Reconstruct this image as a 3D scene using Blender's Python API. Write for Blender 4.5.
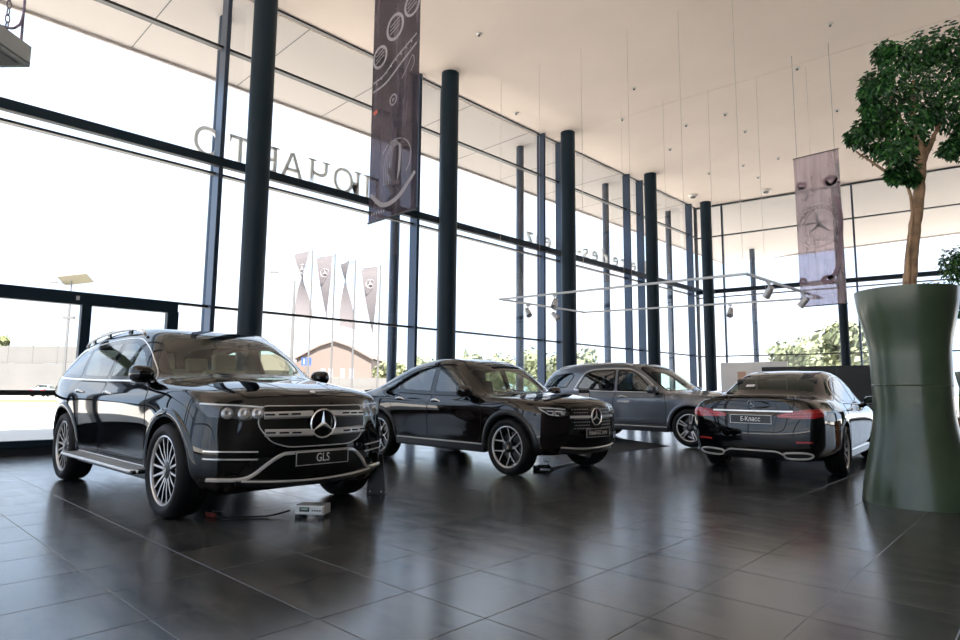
import bpy, bmesh, math, random
from math import sin, cos, pi, radians, sqrt, atan2, hypot
from mathutils import Vector, Matrix, Euler
from mathutils.bvhtree import BVHTree
from mathutils.geometry import delaunay_2d_cdt

for _o in list(bpy.data.objects):
    bpy.data.objects.remove(_o, do_unlink=True)
scene = bpy.context.scene
COL = scene.collection

# ------------------------------------------------------------------ camera
FPX, PITCH, ROLL, AZ, EYE = 615.0, radians(6.53), radians(-0.5), radians(44.6), 1.10
_fw = Vector((-sin(AZ), cos(AZ), 0)); _rt = Vector((cos(AZ), sin(AZ), 0)); _up = Vector((0, 0, 1))
_f3 = _fw * cos(PITCH) + _up * sin(PITCH); _u3 = -_fw * sin(PITCH) + _up * cos(PITCH)
_R3 = cos(ROLL) * _rt - sin(ROLL) * _u3; _U3 = sin(ROLL) * _rt + cos(ROLL) * _u3
cam_d = bpy.data.cameras.new('camera')
cam_d.sensor_fit = 'HORIZONTAL'; cam_d.sensor_width = 36.0
cam_d.lens = FPX / 960.0 * 36.0
cam_d.clip_start = 0.05; cam_d.clip_end = 800
cam = bpy.data.objects.new('camera', cam_d); COL.objects.link(cam)
_m = Matrix((_R3, _U3, -_f3)).transposed().to_4x4()
cam.matrix_world = Matrix.Translation((0, 0, EYE)) @ _m
scene.camera = cam

def floor_point(px, py, z=0.0):
    """point on the horizontal plane z seen at a pixel of the 960x640 photograph"""
    d = _f3 + _R3 * ((px - 480) / FPX) - _U3 * ((py - 320) / FPX)
    return Vector((0, 0, EYE)) + d * ((z - EYE) / d.z)

# ------------------------------------------------------------------ sky, sun, exposure
world = bpy.data.worlds.new('sky'); scene.world = world; world.use_nodes = True
_n = world.node_tree.nodes; _l = world.node_tree.links; _n.clear()
_out = _n.new('ShaderNodeOutputWorld'); _bg = _n.new('ShaderNodeBackground')
_tc = _n.new('ShaderNodeTexCoord'); _mp = _n.new('ShaderNodeMapping'); _mp.inputs['Scale'].default_value = (1.4, 1.4, 3.2)
_no = _n.new('ShaderNodeTexNoise'); _no.inputs['Scale'].default_value = 2.2; _no.inputs['Detail'].default_value = 7; _no.inputs['Roughness'].default_value = 0.55
_cr = _n.new('ShaderNodeValToRGB')
_cr.color_ramp.elements[0].position = 0.44; _cr.color_ramp.elements[0].color = (0.60, 0.77, 1.02, 1)
_cr.color_ramp.elements[1].position = 0.60; _cr.color_ramp.elements[1].color = (0.93, 0.99, 1.08, 1)
_l.new(_tc.outputs['Generated'], _mp.inputs['Vector']); _l.new(_mp.outputs['Vector'], _no.inputs['Vector'])
_l.new(_no.outputs['Fac'], _cr.inputs['Fac']); _l.new(_cr.outputs['Color'], _bg.inputs['Color'])
_bg.inputs['Strength'].default_value = 1.3
_l.new(_bg.outputs['Background'], _out.inputs['Surface'])

sun_d = bpy.data.lights.new('sun', 'SUN'); sun_d.energy = 22.0; sun_d.angle = radians(1.0); sun_d.color = (1.0, 0.93, 0.84)
sun = bpy.data.objects.new('sun', sun_d); COL.objects.link(sun)
sun.rotation_euler = Vector((-0.42, 0.25, -0.87)).to_track_quat('-Z', 'Y').to_euler()
sun.location = (10, -10, 40)

scene.view_settings.view_transform = 'Standard'
scene.view_settings.look = 'None'
scene.view_settings.exposure = 0.75
scene.view_settings.gamma = 1.0
scene.view_settings.use_curve_mapping = False

# ------------------------------------------------------------------ helpers
def mesh_obj(name, verts, faces, mat=None, parent=None, smooth=False, loc=None, rot=None):
    me = bpy.data.meshes.new(name)
    me.from_pydata([tuple(v) for v in verts], [], [tuple(f) for f in faces])
    me.update()
    return link(name, me, mat, parent, smooth, loc, rot)

def link(name, me, mat=None, parent=None, smooth=False, loc=None, rot=None):
    o = bpy.data.objects.new(name, me); COL.objects.link(o)
    if mat is not None:
        for m in (mat if isinstance(mat, (list, tuple)) else [mat]):
            me.materials.append(m)
    if smooth:
        me.shade_smooth()
    if parent is not None: o.parent = parent
    if loc is not None: o.location = loc
    if rot is not None: o.rotation_euler = rot
    return o

class MB:
    """collects simple solids into one mesh"""
    def __init__(s): s.v = []; s.f = []; s.mi = []
    def add(s, vs, fs, m=0):
        b = len(s.v); s.v += [tuple(v) for v in vs]
        s.f += [tuple(i + b for i in f) for f in fs]; s.mi += [m] * len(fs); return s
    def box(s, c, d, rz=0, m=0, rot=None):
        c = Vector(c); M = (rot if rot is not None else Matrix.Rotation(rz, 3, 'Z'))
        vs = [c + M @ Vector((d[0] / 2 * a, d[1] / 2 * b, d[2] / 2 * e)) for a in (-1, 1) for b in (-1, 1) for e in (-1, 1)]
        return s.add(vs, [(0, 1, 3, 2), (4, 6, 7, 5), (0, 4, 5, 1), (2, 3, 7, 6), (0, 2, 6, 4), (1, 5, 7, 3)], m)
    def lathe(s, prof, n=24, m=0, axis='Z', loc=(0, 0, 0), closed=False, cap=False):
        b = len(s.v); vs = []; fs = []; k = len(prof)
        for i in range(n):
            a = 2 * pi * i / n
            for r, h in prof:
                p = (r * cos(a), r * sin(a), h)
                if axis == 'Y': p = (p[0], p[2], p[1])
                elif axis == 'X': p = (p[2], p[0], p[1])
                vs.append((p[0] + loc[0], p[1] + loc[1], p[2] + loc[2]))
        for i in range(n):
            j = (i + 1) % n
            for q in range(k if closed else k - 1):
                q2 = (q + 1) % k
                f = (i * k + q, j * k + q, j * k + q2, i * k + q2)
                fs.append(f if axis != 'Y' else f[::-1])
        if cap:
            fs.append([i * k for i in range(n)][::-1]); fs.append([i * k + k - 1 for i in range(n)])
        return s.add(vs, fs, m)
    def tube(s, pts, r, n=8, m=0, cap=True):
        pts = [Vector(p) for p in pts]; rr = r if isinstance(r, (list, tuple)) else [r] * len(pts)
        vs = []; fs = []; prev = None
        for i, p in enumerate(pts):
            t = (pts[min(i + 1, len(pts) - 1)] - pts[max(i - 1, 0)])
            if t.length < 1e-9: t = Vector((0, 0, 1))
            t.normalize()
            if prev is None:
                a = t.orthogonal().normalized()
            else:
                a = (prev - t * prev.dot(t)); a = a.normalized() if a.length > 1e-6 else t.orthogonal().normalized()
            prev = a; b = t.cross(a)
            for k in range(n):
                q = 2 * pi * k / n
                vs.append(p + (a * cos(q) + b * sin(q)) * rr[i])
        for i in range(len(pts) - 1):
            for k in range(n):
                k2 = (k + 1) % n
                fs.append((i * n + k, i * n + k2, (i + 1) * n + k2, (i + 1) * n + k))
        if cap:
            fs.append(list(range(n))[::-1]); fs.append([(len(pts) - 1) * n + k for k in range(n)])
        return s.add(vs, fs, m)
    def prism(s, poly, h, M=None, m=0):
        """poly in xy, extruded 0..h in z, then transformed by M"""
        n = len(poly); M = M or Matrix.Identity(4)
        vs = [M @ Vector((p[0], p[1], 0)) for p in poly] + [M @ Vector((p[0], p[1], h)) for p in poly]
        fs = [tuple(range(n))[::-1], tuple(range(n, 2 * n))] + [(i, (i + 1) % n, n + (i + 1) % n, n + i) for i in range(n)]
        return s.add(vs, fs, m)
    def build(s, name, mat=None, parent=None, smooth=False, loc=None, rot=None, bevel=0, angle=35):
        me = bpy.data.meshes.new(name); me.from_pydata(s.v, [], s.f); me.update()
        bm = bmesh.new(); bm.from_mesh(me)
        for f, mi in zip(bm.faces, s.mi): f.material_index = mi
        bmesh.ops.recalc_face_normals(bm, faces=bm.faces)
        if bevel:
            es = [e for e in bm.edges if len(e.link_faces) == 2 and e.calc_face_angle(0) > radians(30)]
            bmesh.ops.bevel(bm, geom=es, offset=bevel, segments=2, affect='EDGES', profile=0.6, clamp_overlap=True)
        bm.to_mesh(me); bm.free()
        o = link(name, me, mat, parent, False, loc, rot)
        if smooth:
            me.shade_smooth()
            me.set_sharp_from_angle(angle=radians(angle))
        return o

def empty(name, loc=(0, 0, 0), rz=0.0):
    o = bpy.data.objects.new(name, None); COL.objects.link(o)
    o.location = loc; o.rotation_euler = (0, 0, rz); o.empty_display_size = 0.2
    return o

def tag(o, label=None, cat=None, group=None, kind=None):
    if label: o['label'] = label
    if cat: o['category'] = cat
    if group: o['group'] = group
    if kind: o['kind'] = kind
    return o

def copy_tree(o, parent=None, loc=None, rz=None):
    c = o.copy(); COL.objects.link(c); c.parent = parent
    if loc is not None: c.location = loc
    if rz is not None: c.rotation_euler = (0, 0, rz)
    for ch in list(o.children):
        copy_tree(ch, c)
    return c

def pchip(keys):
    """monotone cubic through (x, v) keys"""
    ks = sorted(keys); X = [k[0] for k in ks]; Y = [k[1] for k in ks]; n = len(X)
    if n == 1: return lambda x: Y[0]
    h = [X[i + 1] - X[i] for i in range(n - 1)]; d = [(Y[i + 1] - Y[i]) / h[i] for i in range(n - 1)]
    m = [d[0]] + [0 if d[i - 1] * d[i] <= 0 else 2 * d[i - 1] * d[i] / (d[i - 1] + d[i]) for i in range(1, n - 1)] + [d[-1]]
    def f(x):
        if x <= X[0]: return Y[0]
        if x >= X[-1]: return Y[-1]
        i = max(k for k in range(n - 1) if X[k] <= x)
        t = (x - X[i]) / h[i]
        return ((1 + 2 * t) * (1 - t) ** 2 * Y[i] + t * (1 - t) ** 2 * h[i] * m[i] + t * t * (3 - 2 * t) * Y[i + 1] + t * t * (t - 1) * h[i] * m[i + 1])
    return f

def spline(pts, n=6, closed=False):
    """Catmull-Rom through points of any dimension"""
    P = [Vector(p) for p in pts]; out = []; N = len(P)
    rng = range(N if closed else N - 1)
    for i in rng:
        p1, p2 = P[i], P[(i + 1) % N]
        p0 = P[i - 1] if (closed or i > 0) else p1 * 2 - p2
        p3 = P[(i + 2) % N] if (closed or i + 2 < N) else p2 * 2 - p1
        for k in range(n):
            t = k / n
            out.append(0.5 * ((2 * p1) + (p2 - p0) * t + (2 * p0 - 5 * p1 + 4 * p2 - p3) * t * t + (3 * p1 - p0 - 3 * p2 + p3) * t ** 3))
    if not closed: out.append(P[-1])
    return out

def text_mesh(body, size, depth=0.0, align='CENTER', xscale=1.0):
    cu = bpy.data.curves.new('text', 'FONT'); cu.body = body; cu.size = size; cu.extrude = depth
    cu.align_x = align; cu.align_y = 'CENTER'; cu.resolution_u = 3
    o = bpy.data.objects.new('text', cu); COL.objects.link(o)
    dg = bpy.context.evaluated_depsgraph_get(); dg.update()
    me = bpy.data.meshes.new_from_object(o.evaluated_get(dg))
    bpy.data.objects.remove(o); bpy.data.curves.remove(cu)
    if xscale != 1.0:
        me.transform(Matrix.Diagonal((xscale, 1, 1, 1)))
    return me

# ------------------------------------------------------------------ materials
def mat(name, col, rough=0.5, metal=0.0, coat=0.0, spec=0.5, bump=None, var=None, emit=None, trans=0.0, coat_rough=0.03, ior=1.5):
    m = bpy.data.materials.new(name); m.use_nodes = True
    nt = m.node_tree; b = nt.nodes['Principled BSDF']
    b.inputs['Base Color'].default_value = (*col, 1); b.inputs['Roughness'].default_value = rough
    b.inputs['Metallic'].default_value = metal; b.inputs['Coat Weight'].default_value = coat
    b.inputs['Coat Roughness'].default_value = coat_rough
    b.inputs['Specular IOR Level'].default_value = spec; b.inputs['Transmission Weight'].default_value = trans
    b.inputs['IOR'].default_value = ior
    if emit:
        b.inputs['Emission Color'].default_value = (*emit[0], 1); b.inputs['Emission Strength'].default_value = emit[1]
    tc = None
    if var or bump:
        tc = nt.nodes.new('ShaderNodeTexCoord')
    if var:   # (scale, amount, detail)
        no = nt.nodes.new('ShaderNodeTexNoise'); no.inputs['Scale'].default_value = var[0]; no.inputs['Detail'].default_value = var[2] if len(var) > 2 else 4
        nt.links.new(tc.outputs['Object'], no.inputs['Vector'])
        cr = nt.nodes.new('ShaderNodeValToRGB')
        a = var[1]
        cr.color_ramp.elements[0].position = 0.3; cr.color_ramp.elements[1].position = 0.7
        cr.color_ramp.elements[0].color = (*[max(0, c * (1 - a)) for c in col], 1)
        cr.color_ramp.elements[1].color = (*[c * (1 + a) for c in col], 1)
        nt.links.new(no.outputs['Fac'], cr.inputs['Fac']); nt.links.new(cr.outputs['Color'], b.inputs['Base Color'])
    if bump:  # (scale, strength, distance)
        no = nt.nodes.new('ShaderNodeTexNoise'); no.inputs['Scale'].default_value = bump[0]; no.inputs['Detail'].default_value = 5
        nt.links.new(tc.outputs['Object'], no.inputs['Vector'])
        bp = nt.nodes.new('ShaderNodeBump'); bp.inputs['Strength'].default_value = bump[1]; bp.inputs['Distance'].default_value = bump[2]
        nt.links.new(no.outputs['Fac'], bp.inputs['Height']); nt.links.new(bp.outputs['Normal'], b.inputs['Normal'])
    return m

def glass(name, tint, refl=1.0, rough=0.0, ior=1.5):
    """thin sheet glass: tinted see-through plus a mirror reflection that grows at grazing angles"""
    m = bpy.data.materials.new(name); m.use_nodes = True
    nt = m.node_tree; nt.nodes.clear()
    o = nt.nodes.new('ShaderNodeOutputMaterial'); mx = nt.nodes.new('ShaderNodeMixShader')
    t = nt.nodes.new('ShaderNodeBsdfTransparent'); t.inputs['Color'].default_value = (*tint, 1)
    g = nt.nodes.new('ShaderNodeBsdfGlossy'); g.inputs['Roughness'].default_value = rough; g.inputs['Color'].default_value = (refl, refl, refl, 1)
    fr = nt.nodes.new('ShaderNodeFresnel'); fr.inputs['IOR'].default_value = ior
    # a pane has two faces but one sheet here: use the same reflectance from both sides
    geo = nt.nodes.new('ShaderNodeNewGeometry'); mi = nt.nodes.new('ShaderNodeMix'); mi.data_type = 'FLOAT'
    mi.inputs['A'].default_value = ior; mi.inputs['B'].default_value = 1.0 / ior
    nt.links.new(geo.outputs['Backfacing'], mi.inputs['Factor'])
    nt.links.new(mi.outputs['Result'], fr.inputs['IOR'])
    nt.links.new(fr.outputs['Fac'], mx.inputs['Fac']); nt.links.new(t.outputs['BSDF'], mx.inputs[1]); nt.links.new(g.outputs['BSDF'], mx.inputs[2])
    nt.links.new(mx.outputs['Shader'], o.inputs['Surface'])
    return m
# ------------------------------------------------------------------ the hall
WX, ZC = -12.47, 9.61                       # glass plane, ceiling height
E0 = Vector((WX, 26.85, 0)); ED = Vector((0.987, 0.160, 0)).normalized(); EN = Vector((-ED.y, ED.x, 0))   # skewed end wall
XR, YB = 13.0, -12.0
def end_pt(s, z=0.0, o=0.0): return E0 + ED * s + EN * o + Vector((0, 0, z))

M_tile = None
def make_tile_mat():
    m = bpy.data.materials.new('dark_porcelain_tile'); m.use_nodes = True
    nt = m.node_tree; b = nt.nodes['Principled BSDF']
    geo = nt.nodes.new('ShaderNodeNewGeometry'); info = nt.nodes.new('ShaderNodeObjectInfo')
    sc = nt.nodes.new('ShaderNodeVectorMath'); sc.operation = 'MULTIPLY'; sc.inputs[1].default_value = (1.2, 4.5, 1)
    ad = nt.nodes.new('ShaderNodeVectorMath'); ad.operation = 'ADD'
    nt.links.new(geo.outputs['Position'], sc.inputs[0]); nt.links.new(sc.outputs[0], ad.inputs[0])
    mu = nt.nodes.new('ShaderNodeMath'); mu.operation = 'MULTIPLY'; mu.inputs[1].default_value = 37.0
    nt.links.new(info.outputs['Random'], mu.inputs[0]); nt.links.new(mu.outputs[0], ad.inputs[1])
    n1 = nt.nodes.new('ShaderNodeTexNoise'); n1.inputs['Scale'].default_value = 1.6; n1.inputs['Detail'].default_value = 7; n1.inputs['Roughness'].default_value = .65
    nt.links.new(ad.outputs[0], n1.inputs['Vector'])
    cr = nt.nodes.new('ShaderNodeValToRGB'); cr.color_ramp.elements[0].position = .32; cr.color_ramp.elements[1].position = .72
    cr.color_ramp.elements[0].color = (0.015, 0.019, 0.023, 1); cr.color_ramp.elements[1].color = (0.062, 0.063, 0.062, 1)
    nt.links.new(n1.outputs['Fac'], cr.inputs['Fac']); nt.links.new(cr.outputs['Color'], b.inputs['Base Color'])
    mr = nt.nodes.new('ShaderNodeMapRange'); mr.inputs['To Min'].default_value = .13; mr.inputs['To Max'].default_value = .30
    nt.links.new(n1.outputs['Fac'], mr.inputs['Value']); nt.links.new(mr.outputs['Result'], b.inputs['Roughness'])
    bp = nt.nodes.new('ShaderNodeBump'); bp.inputs['Strength'].default_value = .05; bp.inputs['Distance'].default_value = .01
    nt.links.new(n1.outputs['Fac'], bp.inputs['Height']); nt.links.new(bp.outputs['Normal'], b.inputs['Normal'])
    b.inputs['Specular IOR Level'].default_value = .95
    return m
M_tile = make_tile_mat()
M_grout = mat('pale_grout', (0.26, 0.25, 0.235), .85)
M_ceil = mat('warm_plaster', (0.90, 0.765, 0.67), .85, var=(.6, .03))
M_soffit = mat('soffit_panel', (0.48, 0.435, 0.405), .8)
M_steel = mat('dark_teal_steel', (0.009, 0.019, 0.029), .42, 0.0, spec=.15)
M_mull = mat('dark_anodised_frame', (0.045, 0.065, 0.10), .28, .45, spec=.4)
M_frameblk = mat('black_frame', (0.008, 0.010, 0.013), .4)
M_pane = glass('facade_glass', (0.93, 0.945, 0.95))
M_wall = mat('white_plaster', (0.78, 0.75, 0.70), .85)

# floor: grout bed + tiles
T0 = Vector((-2.74, 2.243, 0)); TP = .566; TR = radians(1.5)
TU = Vector((cos(TR), sin(TR), 0)); TV = Vector((-sin(TR), cos(TR), 0))
yend = lambda x: E0.y + (x - E0.x) * ED.y / ED.x
flo = mesh_obj('floor', [(WX, YB, -.0035), (XR, YB, -.0035), (XR, yend(XR), -.0035), (WX, yend(WX), -.0035)], [(0, 1, 2, 3)], M_grout); tag(flo, kind='structure')
def tile_mesh():
    g = TP / 2 - .0020; b = .0015
    v = []
    for r, z in ((g, -.010), (g, -.0015), (g - b, 0.0)):
        v += [(-r, -r, z), (r, -r, z), (r, r, z), (-r, r, z)]
    f = [(8, 9, 10, 11)]
    for k in (0, 4):
        for i in range(4): f.append((k + i, k + (i + 1) % 4, k + 4 + (i + 1) % 4, k + 4 + i))
    return v, f
tv, tf_ = tile_mesh()
tme = bpy.data.meshes.new('tile'); tme.from_pydata(tv, [], tf_); tme.update(); tme.materials.append(M_tile)
cands = []; restv = []; restf = []
fw2 = Vector((_f3.x, _f3.y, 0)).normalized(); rt2 = Vector((_rt.x, _rt.y, 0))
for i in range(-22, 30):
    for j in range(-27, 50):
        c = T0 + TU * (i + .5) * TP + TV * (j + .5) * TP
        if c.x < WX + .30 or c.x > XR - .3 or c.y < YB + .3 or c.y > yend(c.x) - .35: continue
        d = c.dot(fw2); l = c.dot(rt2)
        vis = d > 1.2 and abs(l) < d * .83 + .5
        cands.append((0 if vis else 1, c.length, c))
cands.sort(key=lambda t: (t[0], t[1]))
for k, (a, b, c) in enumerate(cands):
    if k < 300:
        o = bpy.data.objects.new('tile', tme); COL.objects.link(o); o.parent = flo; o.location = c; o.rotation_euler = (0, 0, TR)
    else:
        R_ = Matrix.Rotation(TR, 3, 'Z'); n0 = len(restv)
        restv += [tuple(c + R_ @ Vector(v)) for v in tv]; restf += [tuple(q + n0 for q in f) for f in tf_]
rt_ = mesh_obj('tile_field', restv, restf, M_tile, flo); rt_['kind'] = 'stuff'

# ceiling in two fields with an open joint, soffit beyond the glass
ceil = MB()
def slab(mb, quad, z, h, m=0):
    mb.add([(x, y, z) for x, y in quad] + [(x, y, z + h) for x, y in quad], [(3, 2, 1, 0), (4, 5, 6, 7), (0, 1, 5, 4), (1, 2, 6, 5), (2, 3, 7, 6), (3, 0, 4, 7)], m)
js = lambda x: 16.06 + (x + 10.9) * .0805
slab(ceil, [(WX, YB), (XR, YB), (XR, js(XR)), (WX, js(WX))], ZC, .3)
slab(ceil, [(WX, js(WX) + .025), (XR, js(XR) + .025), (XR, yend(XR)), (WX, yend(WX))], ZC, .3)
slab(ceil, [(WX, js(WX) - .1), (XR, js(XR) - .1), (XR, js(XR) + .1), (WX, js(WX) + .1)], ZC + .04, .3)
co = ceil.build('ceiling', M_ceil); tag(co, kind='structure')
so = MB()
SX = -16.55
CY = 40.2
slab(so, [(SX, YB), (WX - .12, YB), (WX - .12, 26.8), (SX, 26.8)], ZC - .02, .45)
eo = end_pt(0, 0, .15); e1 = end_pt(24, 0, .15)
slab(so, [(SX, 26.8), (eo.x - .12, eo.y), (e1.x, e1.y), (e1.x, CY + .8), (SX, CY)], ZC - .02, .45) if False else None
so.add([(SX, 26.8, ZC - .02), (WX - .12, 26.8, ZC - .02), (e1.x, e1.y, ZC - .02), (e1.x, CY + .8, ZC - .02), (SX, CY - .6, ZC - .02)], [(4, 3, 2, 1, 0)])
so.add([(SX, 26.8, ZC + .43), (WX - .12, 26.8, ZC + .43), (e1.x, e1.y, ZC + .43), (e1.x, CY + .8, ZC + .43), (SX, CY - .6, ZC + .43)], [(0, 1, 2, 3, 4)])
so.box((SX - .03, (YB + CY) / 2, ZC + .16), (.06, CY - YB, .5))
so.box(((SX + e1.x) / 2, CY + .1, ZC + .16), (e1.x - SX, .06, .5), rz=.034)
sf = so.build('trim_1', M_soffit); tag(sf, kind='structure')
# thin joints in the soffit boards
jo = MB()
for y in [YB + 2.7 * k for k in range(15)]: jo.box(((SX + WX) / 2, y, ZC - .022), (4.0, .02, .008))
jo.build('soffit_joint', M_frameblk, sf)

# walls behind the viewer
wb = MB(); wb.box((0.3, YB - .1, .08), (XR - WX + .4, .24, .17)); w = wb.build('wall_back', M_frameblk); tag(w, kind='structure')
for k in range(6):
    x = WX + (XR - WX) * k / 5; mb = MB(); mb.box((x, YB - .1, ZC / 2), (.10, .24, ZC)); mb.build('mullion', M_mull, w)
for z in (2.72, 5.46, 8.2, ZC - .04):
    mb = MB(); mb.box((0.27, YB - .1, z), (XR - WX, .12, .07)); mb.build('transom', M_frameblk, w)
for k in range(5):
    for z0, z1 in ((.16, 2.68), (2.76, 5.42), (5.5, 8.16), (8.24, ZC - .08)):
        x0 = WX + (XR - WX) * k / 5 + .05; x1 = WX + (XR - WX) * (k + 1) / 5 - .05
        mesh_obj('pane', [(x0, YB - .1, z0), (x1, YB - .1, z0), (x1, YB - .1, z1), (x0, YB - .1, z1)], [(0, 1, 2, 3)], M_pane, w)
wr = MB(); wr.box((XR + .1, (YB + yend(XR)) / 2, ZC / 2), (.2, yend(XR) - YB, ZC)); w = wr.build('wall_right', mat('charcoal_wall', (0.07, 0.065, 0.06), .7)); tag(w, kind='structure')

# long glass wall: sill, mullions, transoms, panes
sl = MB(); sl.box((WX - .02, (YB + 26.85) / 2, .07), (.30, 26.85 - YB, .17)); wl = sl.build('wall_left', M_frameblk); tag(wl, kind='structure')
ms = [-11.19 + 5.32 * k for k in range(8)]                       # -11.19 ... 26.05
ms = [m for m in ms if m < 26.3]
ms2 = [m + 1.0 for m in ms if m + 1.0 < 26.3]
ms[3] += .12; ms2[3] += .06
def mullion(x, y, parent, dx=.30, dy=.085, rz=0, name='mullion'):
    mb = MB(); mb.box((0, 0, ZC / 2), (dx, dy, ZC)); 
    return mb.build(name, M_mull, parent, loc=(x, y, 0), rot=(0, 0, rz), bevel=.006)
for y in ms + ms2: mullion(WX + .06, y, wl)
cm = MB(); cm.box((0, 0, ZC / 2), (.12, .12, ZC)); cm.build('corner_post', M_frameblk, wl, loc=(WX, 26.85, 0))
def transom(z, h, d, off, m, name='transom', y0=YB, y1=26.85):
    mb = MB(); mb.box((WX + off, (y0 + y1) / 2, z), (d, y1 - y0, h)); return mb.build(name, m, wl, bevel=.004)
transom(8.20, .055, .14, 0.0, M_frameblk); transom(5.46, .045, .14, 0.0, M_frameblk)
transom(5.68, .18, .14, .16, M_steel, 'beam'); transom(2.72, .05, .12, 0.0, M_frameblk); transom(ZC - .02, .035, .10, 0, M_frameblk, 'head_rail')
ys = sorted([YB] + ms + ms2 + [26.85]); zs = [(.15, 2.70), (2.745, 5.44), (5.48, 8.17), (8.23, ZC - .07)]
for a, b in zip(ys[:-1], ys[1:]):
    for z0, z1 in zs:
        mb = MB(); mb.add([(WX, a + .03, z0), (WX, b - .03, z0), (WX, b - .03, z1), (WX, a + .03, z1)], [(0, 1, 2, 3)]); mb.build('pane', M_pane, wl)
# glazed entrance doors in the long wall
d1 = MB()
d1.box((WX + .10, 1.4, 2.62), (.16, 5.7, .22)); d1.box((WX + .10, 2.75, 1.32), (.16, .15, 2.44)); d1.box((WX + .10, 4.17, 1.32), (.16, .20, 2.44)); d1.box((WX + .10, -1.3, 1.32), (.16, .15, 2.44))
d1.box((WX + .10, 3.45, .17), (.10, 1.3, .12)); d1.box((WX + .10, .7, .17), (.10, 4.0, .12))
dr = d1.build('door_1', M_steel, bevel=.01); tag(dr, kind='structure')
hb = MB(); hb.box((WX + .16, .72, 1.0), (.06, 3.9, .085)); hb.build('push_bar', M_frameblk, dr, bevel=.01)
fx = MB(); fx.box((WX + .19, 2.60, 2.62), (.02, .05, .07)); fx.build('door_sensor', mat('sensor_grey', (.5, .52, .55), .4), dr)

# end glass wall, skewed
es = MB(); M4 = Matrix.Translation(E0) @ Matrix((ED, EN, Vector((0, 0, 1)))).transposed().to_4x4(); LE = 24.5
es.add([M4 @ Vector(v) for v in [(0, -.12, 0), (LE, -.12, 0), (LE, .12, 0), (0, .12, 0), (0, -.12, .15), (LE, -.12, .15), (LE, .12, .15), (0, .12, .15)]], [(3, 2, 1, 0), (4, 5, 6, 7), (0, 1, 5, 4), (1, 2, 6, 5), (2, 3, 7, 6), (3, 0, 4, 7)])
wf = es.build('wall_far', M_frameblk); tag(wf, kind='structure')
ea = atan2(ED.y, ED.x)
ss = [1.18, 6.25, 11.5, 16.8, 22.0]
for s_ in ss:
    p = end_pt(s_); mb = MB(); mb.box((0, 0, ZC / 2), (.07, .16, ZC)); mb.build('mullion', M_mull, wf, loc=p, rot=(0, 0, ea))
for z, h, m_, off, nm in ((8.15, .055, M_frameblk, 0, 'transom'), (5.36, .045, M_frameblk, 0, 'transom'), (5.60, .18, M_steel, -.16, 'beam'), (2.70, .05, M_frameblk, 0, 'transom'), (ZC - .04, .07, M_frameblk, 0, 'head_rail')):
    mb = MB(); mb.box((LE / 2, 0, 0), (LE, .12, h)); mb.build(nm, m_, wf, loc=end_pt(0, z, off), rot=(0, 0, ea))
for a, b in zip([0.02] + ss, ss + [LE]):
    for z0, z1 in ((.15, 2.68), (2.73, 5.34), (5.39, 8.12), (8.18, ZC - .07)):
        mb = MB(); mb.add([end_pt(a + .03, z0), end_pt(b - .03, z0), end_pt(b - .03, z1), end_pt(a + .03, z1)], [(0, 1, 2, 3)]); mb.build('pane', M_pane, wf)

# round columns, inside and outside
def column(x, y, r, z0, label, group, name, m=M_steel):
    mb = MB(); mb.lathe([(r, 0), (r, ZC - z0)], 40, cap=False)
    mb.lathe([(r + .03, 0.002), (r + .03, .025), (r, .03)], 40)
    o = mb.build(name, m, smooth=True, loc=(x, y, z0)); tag(o, label, 'column', group); return o
COLY = [5.40, 10.64, 15.93, 21.33, 26.3]
cl = ['thick dark steel column between the entrance doors and the large black suv', 'dark steel column rising behind the coupe suv beside the dashboard banner', 'dark steel column rising behind the rear end of the grey suv', 'dark steel column behind the windscreen of the grey suv', 'dark steel column standing in the corner where the two glass walls meet']
for y, l in zip(COLY, cl): column(-11.70 if y < 25 else -11.72, y, .235, 0, l, 'dark columns inside the long glass wall', 'steel_column')
for y in (5.33, 10.35, 15.72, 21.08, 26.4): column(-13.6, y, .135, -.10, 'slim grey-blue column standing outside the long glass wall', 'slim columns outside the long glass wall', 'outdoor_column', M_mull)
column(-13.7, 36.9, .15, -.10, 'slim column under the canopy beyond the far glass wall', None, 'canopy_column', M_mull)
p_ = end_pt(5.75, 0, -.5); column(p_.x, p_.y, .165, 0, 'dark steel column by the far glass wall under the star banner', None, 'steel_column')
# ------------------------------------------------------------------ car builder
M_black = mat('gloss_black_paint', (0.0025, 0.0025, 0.003), 0.5, 0, 1.0, spec=0)
M_brownblack = mat('black_brown_paint', (0.007, 0.0045, 0.0045), 0.45, 0, 1.0, spec=0)
M_greypaint = mat('slate_grey_metallic_paint', (0.115, 0.125, 0.145), 0.38, 0.75, 1.0)
M_trim = mat('black_plastic_trim', (0.010, 0.010, 0.011), 0.35)
M_piano = mat('piano_black', (0.004, 0.004, 0.004), 0.08)
M_gap = mat('panel_gap', (0.001, 0.001, 0.001), 0.9)
M_chrome = mat('chrome', (0.84, 0.84, 0.84), 0.16, 0.55)
M_satin = mat('satin_silver', (0.62, 0.62, 0.61), 0.30, 0.35)
M_tyre = mat('tyre_rubber', (0.008, 0.008, 0.009), 0.6, spec=.2, bump=(60, 0.15, 0.002))
M_rim = mat('machined_alloy', (0.62, 0.62, 0.63), 0.25, 0.45)
M_rimdark = mat('dark_alloy', (0.02, 0.02, 0.022), 0.3, 0.6)
M_disc = mat('brake_disc_steel', (0.25, 0.25, 0.25), 0.35, 1.0)
M_wind = glass('windscreen_glass', (0.88, 0.96, 0.88), ior=1.42)
M_rearg = glass('rear_screen_glass', (0.62, 0.76, 0.66), refl=.6, ior=1.40)
M_side = glass('side_window_glass', (0.62, 0.76, 0.70), ior=1.85)
M_dark = glass('privacy_glass', (0.22, 0.25, 0.27), ior=1.95)
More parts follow.
